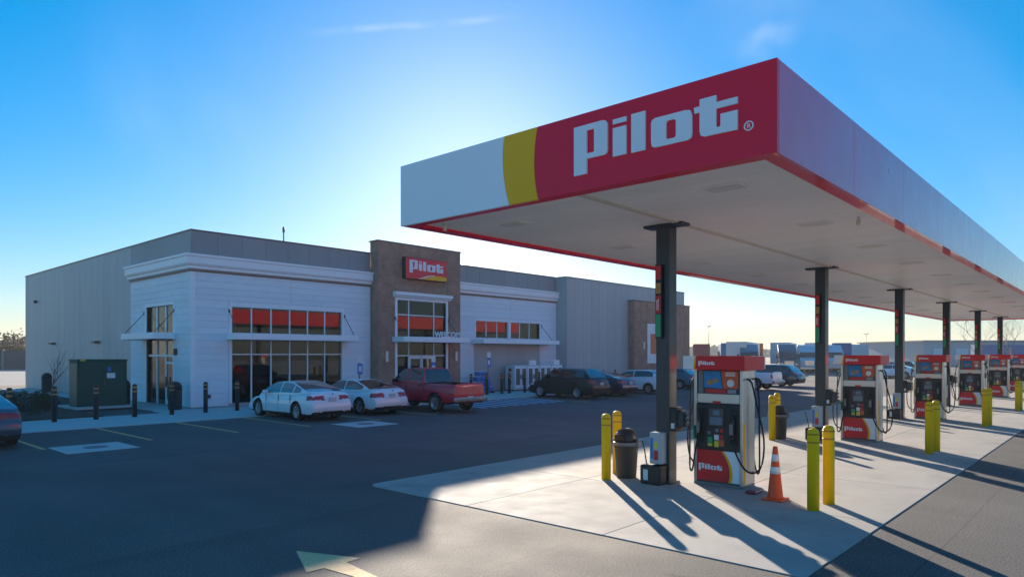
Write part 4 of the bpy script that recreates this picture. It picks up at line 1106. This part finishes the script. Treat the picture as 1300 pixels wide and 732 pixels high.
    tym = ty.mesh('wheel', 'rubber')
    rm = MB().lathe([(wr * .67, .095), (wr * .64, .10), (wr * .60, .05), (wr * .2, .045), (.001, .05)], (0, 0, 0), 24, 'y', cap=False)
    for k in range(spec.get('spokes', 10)):
        a = 2 * math.pi * k / spec.get('spokes', 10); c, s_ = math.cos(a), math.sin(a)
        rm.add([(c * r - s_ * t, yy, s_ * r + c * t) for r, t, yy in ((.04, .03, .085), (.04, -.03, .085), (wr * .64, .022, .098), (wr * .64, -.022, .098), (.04, .03, .05), (.04, -.03, .05), (wr * .64, .022, .05), (wr * .64, -.022, .05))],
               [(0, 1, 3, 2), (4, 6, 7, 5), (0, 2, 6, 4), (1, 5, 7, 3)])
    rmm = rm.mesh('rim', 'alloy')
    for wx in spec['axles']:
        for s in (-1, 1):
            o = place('wheel', tym, root, False, (wx, s * (hwid - .125), wr)); r_ = place('rim', rmm, o); r_.rotation_euler = (0, 0, 0 if s > 0 else math.pi)
    return root
SEDAN = dict(L=4.85, W=1.85, clear=.17, wheel=.345, axles=(-1.40, 1.47), belt=.94, plate=.74, bump=.36, blackbump=True,
    deck=[(-2.42, .94), (-2.25, 1.05), (-1.7, 1.03), (-.9, .97), (.6, .92), (1.15, .90), (1.7, .82), (2.2, .70), (2.42, .54)],
    tail=(.80, .95, .34, .36), head=(.54, .72, .55, .6), cabin=dict(ws=1.45, rf=.42, rr=-.75, bl=-2.08, h=1.46, side=(-1.62, 1.08), pillars=[(-.16, -.08), (-1.10, -1.05)], mir=.80, bc=1.25),
    seams=[(-.12, .35, .95), (.82, .35, .93), (-1.0, .55, .97)], handles=(-.85, .22))
SEDAN2 = dict(SEDAN, L=4.60, axles=(-1.32, 1.36), deck=[(-2.3, .90), (-2.15, 1.03), (-1.6, 1.02), (-.8, .95), (.6, .94), (1.1, .92), (1.6, .85), (2.1, .73), (2.3, .58)],
    tail=(.74, .92, .40, .30), cabin=dict(ws=1.38, rf=.42, rr=-.72, bl=-1.92, h=1.44, side=(-1.45, 1.02), pillars=[(-.16, -.08)], mir=.77, bc=1.22), handles=(-.8, .22), seams=[(-.12, .35, .95), (.8, .35, .93)])
SUV = dict(SEDAN, L=4.65, W=1.88, clear=.20, wheel=.36, axles=(-1.30, 1.36), belt=1.08, plate=.78, bump=.62,
    deck=[(-2.32, 1.02), (-2.15, 1.14), (-1.6, 1.13), (-.8, 1.10), (.6, 1.07), (1.1, 1.05), (1.6, .99), (2.1, .87), (2.32, .68)],
    tail=(.92, 1.12, .45, .30), head=(.70, .90, .55, .5), cabin=dict(ws=1.30, rf=.52, rr=-1.55, bl=-2.16, h=1.69, side=(-1.72, 1.0), pillars=[(-.14, -.04), (-1.12, -1.04)], mir=.80, bc=1.2),
    seams=[(-.09, .40, 1.08), (.85, .40, 1.06), (-1.0, .6, 1.08)], handles=(-.8, .25))
HATCH = dict(SUV, L=4.30, W=1.80, clear=.17, wheel=.33, axles=(-1.22, 1.28), belt=.97, bump=.45, plate=.72,
    deck=[(-2.15, .92), (-2.0, 1.03), (-1.5, 1.02), (-.8, .99), (.6, .96), (1.1, .94), (1.6, .86), (2.0, .75), (2.15, .6)],
    tail=(.80, 1.0, .45, .28), cabin=dict(ws=1.30, rf=.42, rr=-1.25, bl=-1.98, h=1.50, side=(-1.5, 1.0), pillars=[(-.14, -.05)], mir=.80, bc=1.15), handles=(-.75, .22), seams=[(-.1, .35, .97), (.82, .35, .95)])
PICKUP = dict(SEDAN, L=5.75, W=2.0, clear=.36, wheel=.40, axles=(-1.72, 1.85), belt=1.24, plate=.56, bump=.62, blackbump=False, spokes=6, steelbump=True, bed=(-2.80, -1.02, .84), mirmat='car_black',
    deck=[(-2.87, 1.24), (-1.05, 1.24), (-.95, 1.24), (.9, 1.22), (1.35, 1.20), (1.8, 1.17), (2.5, 1.12), (2.8, 1.02), (2.87, .9)],
    tail=(.82, 1.16, .86, .16), head=(.85, 1.06, .6, .4), cabin=dict(ws=1.30, rf=.62, rr=-.72, bl=-.98, h=1.90, side=(-.80, 1.08), pillars=[(.12, .22)], mir=.95, bc=1.2),
    seams=[(.17, .5, 1.22), (1.05, .5, 1.2), (-.72, .5, 1.22), (-.985, .5, 1.24)], handles=(-.5, .36))
UP = R(90)
def car(spec, paint, name, label, cat, x, rear_y, group='cars parked at the store', rz=UP, z=.0): return make_vehicle(spec, paint, name, label, cat, (x, rear_y + spec['L'] / 2, z), rz, group)
car(SEDAN, 'paint_white', 'parked_sedan', 'white sedan with red tail lights parked before the large storefront window', 'car', 14.5, 22.2)
car(SEDAN2, 'paint_white', 'parked_sedan', 'white sedan between the other white sedan and the red pickup', 'car', 17.55, 22.55)
car(PICKUP, 'paint_red', 'pickup_truck', 'red pickup truck parked in front of the entrance tower', 'pickup truck', 20.45, 20.95)
car(SUV, 'paint_black', 'parked_suv', 'black SUV parked in front of the ice lockers and grey wall', 'car', 31.55, 21.9)
car(SEDAN, 'paint_blue', 'parked_sedan', 'dark blue sedan half hidden behind the black SUV', 'car', 34.5, 21.9)
car(HATCH, 'paint_white', 'parked_hatchback', 'white hatchback parked before the brick bay, left of the nearest column', 'car', 38.4, 21.6)
car(HATCH, 'paint_teal', 'parked_hatchback', 'teal hatchback showing between the nearest column and its dispenser', 'car', 45.4, 23.2)
car(SEDAN, 'paint_grey', 'parked_sedan', 'grey sedan cut off by the left edge of the picture', 'car', 3.95, 21.9)
car(PICKUP, 'paint_white', 'pickup_truck', 'white pickup truck seen beyond the nearest dispenser', 'pickup truck', 47.6, 18.3, 'vehicles parked beyond the pumps')
car(dict(SUV, L=5.0), 'paint_darkteal', 'parked_suv', 'dark teal SUV beside the white pickup beyond the pumps', 'car', 54.2, 19.0, 'vehicles parked beyond the pumps')
car(SEDAN2, 'paint_white', 'parked_sedan', 'small white car seen left of the third dispenser', 'car', 79.0, 16.2, 'vehicles parked beyond the pumps')
car(SUV, 'paint_maroon', 'parked_suv', 'small dark red SUV seen left of the third dispenser', 'car', 81.8, 18.2, 'vehicles parked beyond the pumps')
car(SUV, 'paint_black', 'parked_suv', 'small black SUV seen between the third column and the third dispenser', 'car', 88.0, 18.0, 'vehicles parked beyond the pumps')

# ------------------------------------------------------------------ lorries and trailers in the far yard
def wheelset(root, xs_, hw_, r=.5):
    me_ = MB().lathe([(.28, -.13), (r * .9, -.15), (r, -.08), (r, .08), (r * .9, .15), (.28, .13)], (0, 0, 0), 20, 'y').mesh('wheel', 'rubber')
    ri = MB().lathe([(.27, .132), (.2, .10), (.05, .12)], (0, 0, 0), 14, 'y').mesh('rim', 'alloy')
    for x in xs_:
        for s in (-1, 1):
            o = place('wheel', me_, root, False, (x, s * (hw_ - .17), r)); q = place('rim', ri, o); q.rotation_euler = (0, 0, 0 if s > 0 else math.pi)
def trailer(loc, rz, mat, label, Lt=14.6):
    t = thing('semi_trailer', label, 'trailer', loc, rz, 'trailers in the far yard')
    bx_ = MB().box(-Lt / 2, Lt / 2, -1.29, 1.29, 1.15, 4.10).build('cargo_box', mat, t, bevel=.04)
    for s in (-1, 1):
        for k in range(11): MB().box(-Lt / 2 + .6 + k * 1.3, -Lt / 2 + .66 + k * 1.3, s * 1.29 - .012, s * 1.29 + .014, 1.2, 4.05).build('post', mat, bx_)
        MB().box(-Lt / 2 - .03, -Lt / 2 - .001, min(s * .03, s * 1.2), max(s * .03, s * 1.2), 1.3, 4.0).build('door', mat, t, bevel=.01)
        MB().box(-Lt / 2 - .05, -Lt / 2 - .031, s * .95 - .08, s * .95 + .08, 1.2, 1.3).build('tail_light', 'tail_red', t)
        MB().box(Lt / 2 - 3.0, Lt / 2 - 2.85, s * .8 - .07, s * .8 + .07, 0, 1.15).build('landing_leg', 'dark_metal', t)
    MB().box(-Lt / 2 + .1, Lt / 2 - .2, -.5, .5, .95, 1.149).build('chassis', 'dark_metal', t)
    wheelset(t, (-Lt / 2 + 1.3, -Lt / 2 + 2.6), 1.25)
    return t
def tractor(loc, rz, mat, label):
    t = thing('semi_truck', label, 'truck', loc, rz, 'lorry cabs in the far yard')
    prof = [(3.0, .55), (3.25, .62), (3.22, 1.55), (2.95, 1.75), (1.55, 1.98), (1.05, 2.75), (.75, 2.95), (-.9, 3.75), (-1.15, 3.78), (-1.2, .75), (.5, .75), (.6, .55)]
    MB().prism(prof, lambda p, tt: (p[0], tt, p[1]), -1.12, 1.12).build('cab', mat, t, bevel=.07, seg=2)
    MB().prism([(1.58, 2.0), (1.12, 2.70), (1.05, 2.70), (1.50, 2.0)], lambda p, tt: (p[0] + .03, tt, p[1] + .03), -.98, .98).build('windscreen', 'car_glass', t)
    for s in (-1, 1):
        MB().prism([(1.35, 2.02), (1.0, 2.6), (.25, 2.6), (.25, 2.02)], lambda p, tt: (p[0], tt, p[1]), s * 1.121, s * 1.135).build('side_window', 'car_glass', t)
        MB().box(2.95, 3.24, s * .85 - .16, s * .85 + .16, 1.05, 1.35).build('headlight', 'head_clear', t, bevel=.03)
        MB().lathe([(.07, .9), (.07, 3.6)], (-1.35, s * .95, 0), 10).build('exhaust_stack', 'chrome', t)
        MB().box(1.25, 1.5, s * 1.35 - .1, s * 1.35 + .1, 1.95, 2.5).build('mirror', 'car_black', t, bevel=.02)
        MB().lathe([(.32, -.6), (.32, .6)], (-.2, s * .95, .62), 14, 'x').build('fuel_tank', 'chrome', t)
    MB().box(3.23, 3.28, -.55, .55, .95, 1.6).build('grille', 'chrome', t); MB().box(3.1, 3.42, -1.15, 1.15, .42, .72).build('bumper', 'chrome', t, bevel=.04)
    MB().box(-3.4, 2.6, -.45, .45, .75, .98).build('chassis', 'dark_metal', t)
    wheelset(t, (2.35, -1.9, -3.05), 1.15)
    return t
tractor((86.5, 37.0, 0), R(205), 'paint_teal', 'teal lorry cab beyond the white pickup, first of the row')
tractor((90.5, 33.6, 0), R(205), 'paint_darkteal', 'dark teal lorry cab beyond the white pickup, second of the row')
tractor((97.5, 33.5, 0), R(205), 'trailer_white', 'white lorry cab behind the dark teal SUV')
tractor((104.0, 32.0, 0), R(205), 'trailer_white', 'white lorry cab seen just left of the second column')
tractor((120.0, 38.0, 0), R(205), 'paint_maroon', 'maroon lorry cab seen above the second dispenser')
trailer((108.0, 54.5, 0), R(27), 'trailer_red', 'red trailer seen just above the nearest dispenser, left of the blue one')
trailer((102.0, 47.0, 0), R(27), 'trailer_blue', 'blue trailer seen just above the nearest dispenser')
trailer((107.0, 45.5, 0), R(27), 'trailer_orange', 'orange trailer seen just above the nearest dispenser')
trailer((118.5, 43.5, 0), R(14), 'trailer_white', 'white trailer behind the lorry cabs, left of the second column')
trailer((128.0, 42.0, 0), R(14), 'trailer_white', 'white trailer directly behind the second dispenser')
trailer((134.0, 40.5, 0), R(14), 'trailer_white', 'white trailer between the second dispenser and third column')
trailer((139.0, 38.0, 0), R(14), 'trailer_white', 'white trailer just left of the third column')
trailer((151.0, 15.5, 0), R(-50), 'trailer_blue', 'bright blue trailer at the far right edge beyond the pumps')
for i, (x, y, m, l) in enumerate(((93.0, 40.5, 'trailer_white', 'white trailer end just right of the nearest dispenser, behind the lorry cabs'), (103.0, 38.6, 'trailer_white', 'white trailer end between the two teal lorry cabs and the second column'),
        (109.0, 36.0, 'trailer_white', 'white trailer end just left of the second column'), (113.0, 33.5, 'trailer_blue', 'blue trailer end half hidden by the second column'), (131.0, 36.0, 'trailer_white', 'white trailer end right of the second dispenser'))):
    trailer((x, y, 0), R(16), m, l)
wh = thing('warehouse', 'long low pale grey-blue warehouse beyond the pumps', 'building', (182.0, 24.0, 0), R(-46))
MB().box(-22, 22, -12, 12, 0, 5.0).build('wall', 'warehouse', wh, bevel=.05); MB().box(-22.4, 22.4, -12.4, 12.4, 5.001, 5.25).build('roof', 'pole_metal', wh)
for k in range(9): MB().box(-20 + k * 4.6, -17.4 + k * 4.6, -12.06, -12.001, .9, 3.6).build('dock_door', 'trailer_white', wh, bevel=.02)

# ------------------------------------------------------------------ lamp poles
def lamp_pole(loc, hgt, label, rz):
    t = thing('lamp_pole', label, 'lamp pole', loc, rz, 'lamp poles in the far yard')
    MB().lathe([(.32, 0), (.32, .8)], n=14).build('base', 'concrete', t); MB().lathe([(.11, .8), (.07, hgt)], n=10).build('pole', 'pole_metal', t)
    MB().box(-1.0, 1.0, -.04, .04, hgt - .05, hgt + .04).build('crossarm', 'pole_metal', t)
    for s in (-1, 1): MB().box(s * .85 - .38, s * .85 + .38, -.22, .22, hgt - .02, hgt + .14).build('lamp_head', 'pole_metal', t, bevel=.03)
lamp_pole((140, 68.9, 0), 8.5, 'lamp pole seen above the nearest dispenser, right of the brick bay', R(40)); lamp_pole((239, 63.6, 0), 8.9, 'lamp pole seen above the second dispenser', R(50))

# ------------------------------------------------------------------ bare trees, shrubs, woods
def bare_tree(loc, label, hgt, seed, mat='bark', lv=4, spread=.55, group=None, r0=None, nb=3):
    rg = random.Random(seed); t = thing('bare_tree', label, 'tree', loc, rg.uniform(0, 6), group)
    tr = MB(); cr = MB()
    def grow(mb, p, d, l, r, lev):
        pts = [p]; dd = d.copy()
        for k in range(3):
            dd = (dd + Vector((rg.uniform(-.16, .16), rg.uniform(-.16, .16), rg.uniform(-.02, .16)))).normalized(); pts.append(pts[-1] + dd * l / 3)
        mb.tube(pts, r, 6 if lev == 0 else 4 if lev < 3 else 3, r * .55, sm=True)
        if lev >= lv: return
        for q in range(nb + (lev < 2)):
            f_ = rg.uniform(.35, 1.0) if q else 1.0; i = min(2, int(f_ * 3)); b_ = pts[i].lerp(pts[i + 1], min(1, f_ * 3 - i))
            a = rg.uniform(0, 2 * math.pi); side = Vector((math.cos(a), math.sin(a), .15))
            grow(cr, b_, (dd * .75 + side * rg.uniform(spread * .6, spread * 1.3)).normalized(), l * rg.uniform(.58, .78), r * rg.uniform(.42, .58), lev + 1)
    grow(tr, Vector((0, 0, -.05)), Vector((0, 0, 1)), hgt * .36, r0 or hgt * .011, 0)
    tr.build('trunk', mat, t); cr.build('crown', mat, t)
    return t
bare_tree((9.9, 40.0, .07), 'young bare sapling standing in the planting bed before the grey wall', 3.4, 3, lv=3, spread=.45, r0=.035)
for i, (x, y, h_) in enumerate(((96.0, 13.5, 10.5), (101.0, 10.8, 9.5), (112.0, 9.0, 10.0))):
    bare_tree((x, y, 0), ['bare tree seen between the fifth and sixth columns', 'bare tree seen just right of the sixth column', 'bare tree at the far right edge beyond the last pumps'][i], h_, 20 + i, 'twig_pale', 5, .6, r0=.075, group= 'bare trees beyond the pumps')
def leaf_bush(loc, label, r, h_, seed, n, ls, mat, name='shrub', cat='shrub', group=None):
    rg = random.Random(seed); t = thing(name, label, cat, loc, 0, group); mb = MB(); st = MB()
    for k in range(7):
        a = rg.uniform(0, 6.28); st.tube([(0, 0, -.03), (math.cos(a) * r * .3, math.sin(a) * r * .3, h_ * .45), (math.cos(a) * r * .6, math.sin(a) * r * .6, h_ * .8)], max(.012, h_ * .012), 4, .006)
    cl_ = [(Vector((rg.gauss(0, .42) * r, rg.gauss(0, .42) * r, h_ * rg.uniform(.25, .85))), rg.uniform(.25, .5) * r) for _ in range(12)]
    for k in range(n):
        c, s_ = rg.choice(cl_); p = c + Vector((rg.gauss(0, .5), rg.gauss(0, .5), rg.gauss(0, .5))) * s_
        p.z = max(.02, p.z)
        u = Vector((rg.gauss(0, 1), rg.gauss(0, 1), rg.gauss(0, 1))).normalized(); w_ = u.cross(Vector((rg.gauss(0, 1), rg.gauss(0, 1), rg.gauss(0, 1)))).normalized(); z_ = ls * rg.uniform(.6, 1.3)
        mb.add([p - u * z_, p + w_ * z_ * .45, p + u * z_, p - w_ * z_ * .45], [(0, 1, 2, 3)])
    st.build('stem', 'bark', t); mb.build('foliage', mat, t, kind='stuff')
bl_ = [(5.6, 31.6, .75, .75), (7.0, 32.6, .65, .6), (8.3, 34.4, .55, .6), (6.4, 34.6, .7, .7), (8.9, 37.6, .6, .55), (7.9, 38.6, .6, .6), (9.9, 42.2, .55, .55), (5.0, 36.5, .8, .8)]
bn_ = ['low dark shrub nearest the grey sedan', 'low dark shrub behind the second black bollard from the left', 'low dark shrub beside the transformer slab', 'low dark shrub in the middle of the planting bed',
       'low dark shrub left of the green transformer', 'low dark shrub in front of the sapling', 'low dark shrub behind the sapling by the side path', 'low dark shrub at the left edge of the planting bed']
for i, ((x, y, r, h_), l) in enumerate(zip(bl_, bn_)): leaf_bush((x, y, .07), l, r, h_, 40 + i, 900, .05, 'shrub_leaf', group='shrubs in the planting bed')
rg = random.Random(5)
# trees and dark fence far to the left
for i, (x, y, h_) in enumerate(((30, 150, 5.4), (36, 160, 6.0), (24, 146, 5.2), (42, 172, 6.2))):
    leaf_bush((x, y, 0), ['brownish autumn tree left of the store, nearest its wall', 'taller autumn tree left of the store', 'autumn tree at the left edge of the picture', 'autumn tree partly hidden behind the store wall'][i], 4.2, h_, 60 + i, 2600, .28, 'autumn_leaf', 'autumn_tree', 'tree', 'autumn trees left of the store')
fn = thing('yard_wall', 'long dark wall beyond the yard left of the store', 'wall', (30, 132, 0), R(-38))
for k in range(16): MB().box(-32 + k * 4, -28.06 + k * 4, -.12, .12, 0, 3.05).build('panel', 'fence_dark', fn, bevel=.02)
for k in range(17): MB().box(-32.15 + k * 4, -31.87 + k * 4, -.2, .2, 0, 3.2).build('post', 'grey_plastic', fn, bevel=.02)
# far woods on the horizon: reads as one mass
wd = MB()
for k in range(5200):
    a = rg.uniform(R(-12), R(100)); d_ = rg.uniform(520, 760); hh = rg.uniform(3.5, 8.5) + 2.5 * math.sin(a * 23) * math.sin(a * 7 + 1)
    x, y = d_ * math.cos(a), d_ * math.sin(a); w_ = rg.uniform(1.6, 3.8); ang = rg.uniform(0, 3.14)
    base = [(x + w_ * math.cos(ang + q * 2.094) * f_, y + w_ * math.sin(ang + q * 2.094) * f_, z) for f_, z in ((.5, 0), (1.0, hh * .45), (.75, hh * .8)) for q in range(3)] + [(x + rg.uniform(-1, 1), y + rg.uniform(-1, 1), hh)]
    wd.add(base, [(0, 1, 4, 3), (1, 2, 5, 4), (2, 0, 3, 5), (3, 4, 7, 6), (4, 5, 8, 7), (5, 3, 6, 8), (6, 7, 9), (7, 8, 9), (8, 6, 9)])
wd.build('woods', 'woods', kind='stuff', label='distant low woods along the horizon')

# ------------------------------------------------------------------ thin haze over the whole place
hz = bpy.data.materials.new('haze_air'); hz.use_nodes = True; MATS['haze_air'] = hz
hn = hz.node_tree; hn.nodes.clear(); pv = hn.nodes.new('ShaderNodeVolumePrincipled'); ho = hn.nodes.new('ShaderNodeOutputMaterial')
pv.inputs['Color'].default_value = (.92, .96, 1, 1); pv.inputs['Density'].default_value = .0004; pv.inputs['Anisotropy'].default_value = .2
hn.links.new(pv.outputs[0], ho.inputs['Volume'])
MB().box(-400, 900, -400, 900, -1.0, 15.0).build('haze', 'haze_air', kind='stuff', label='thin pale haze in the air')
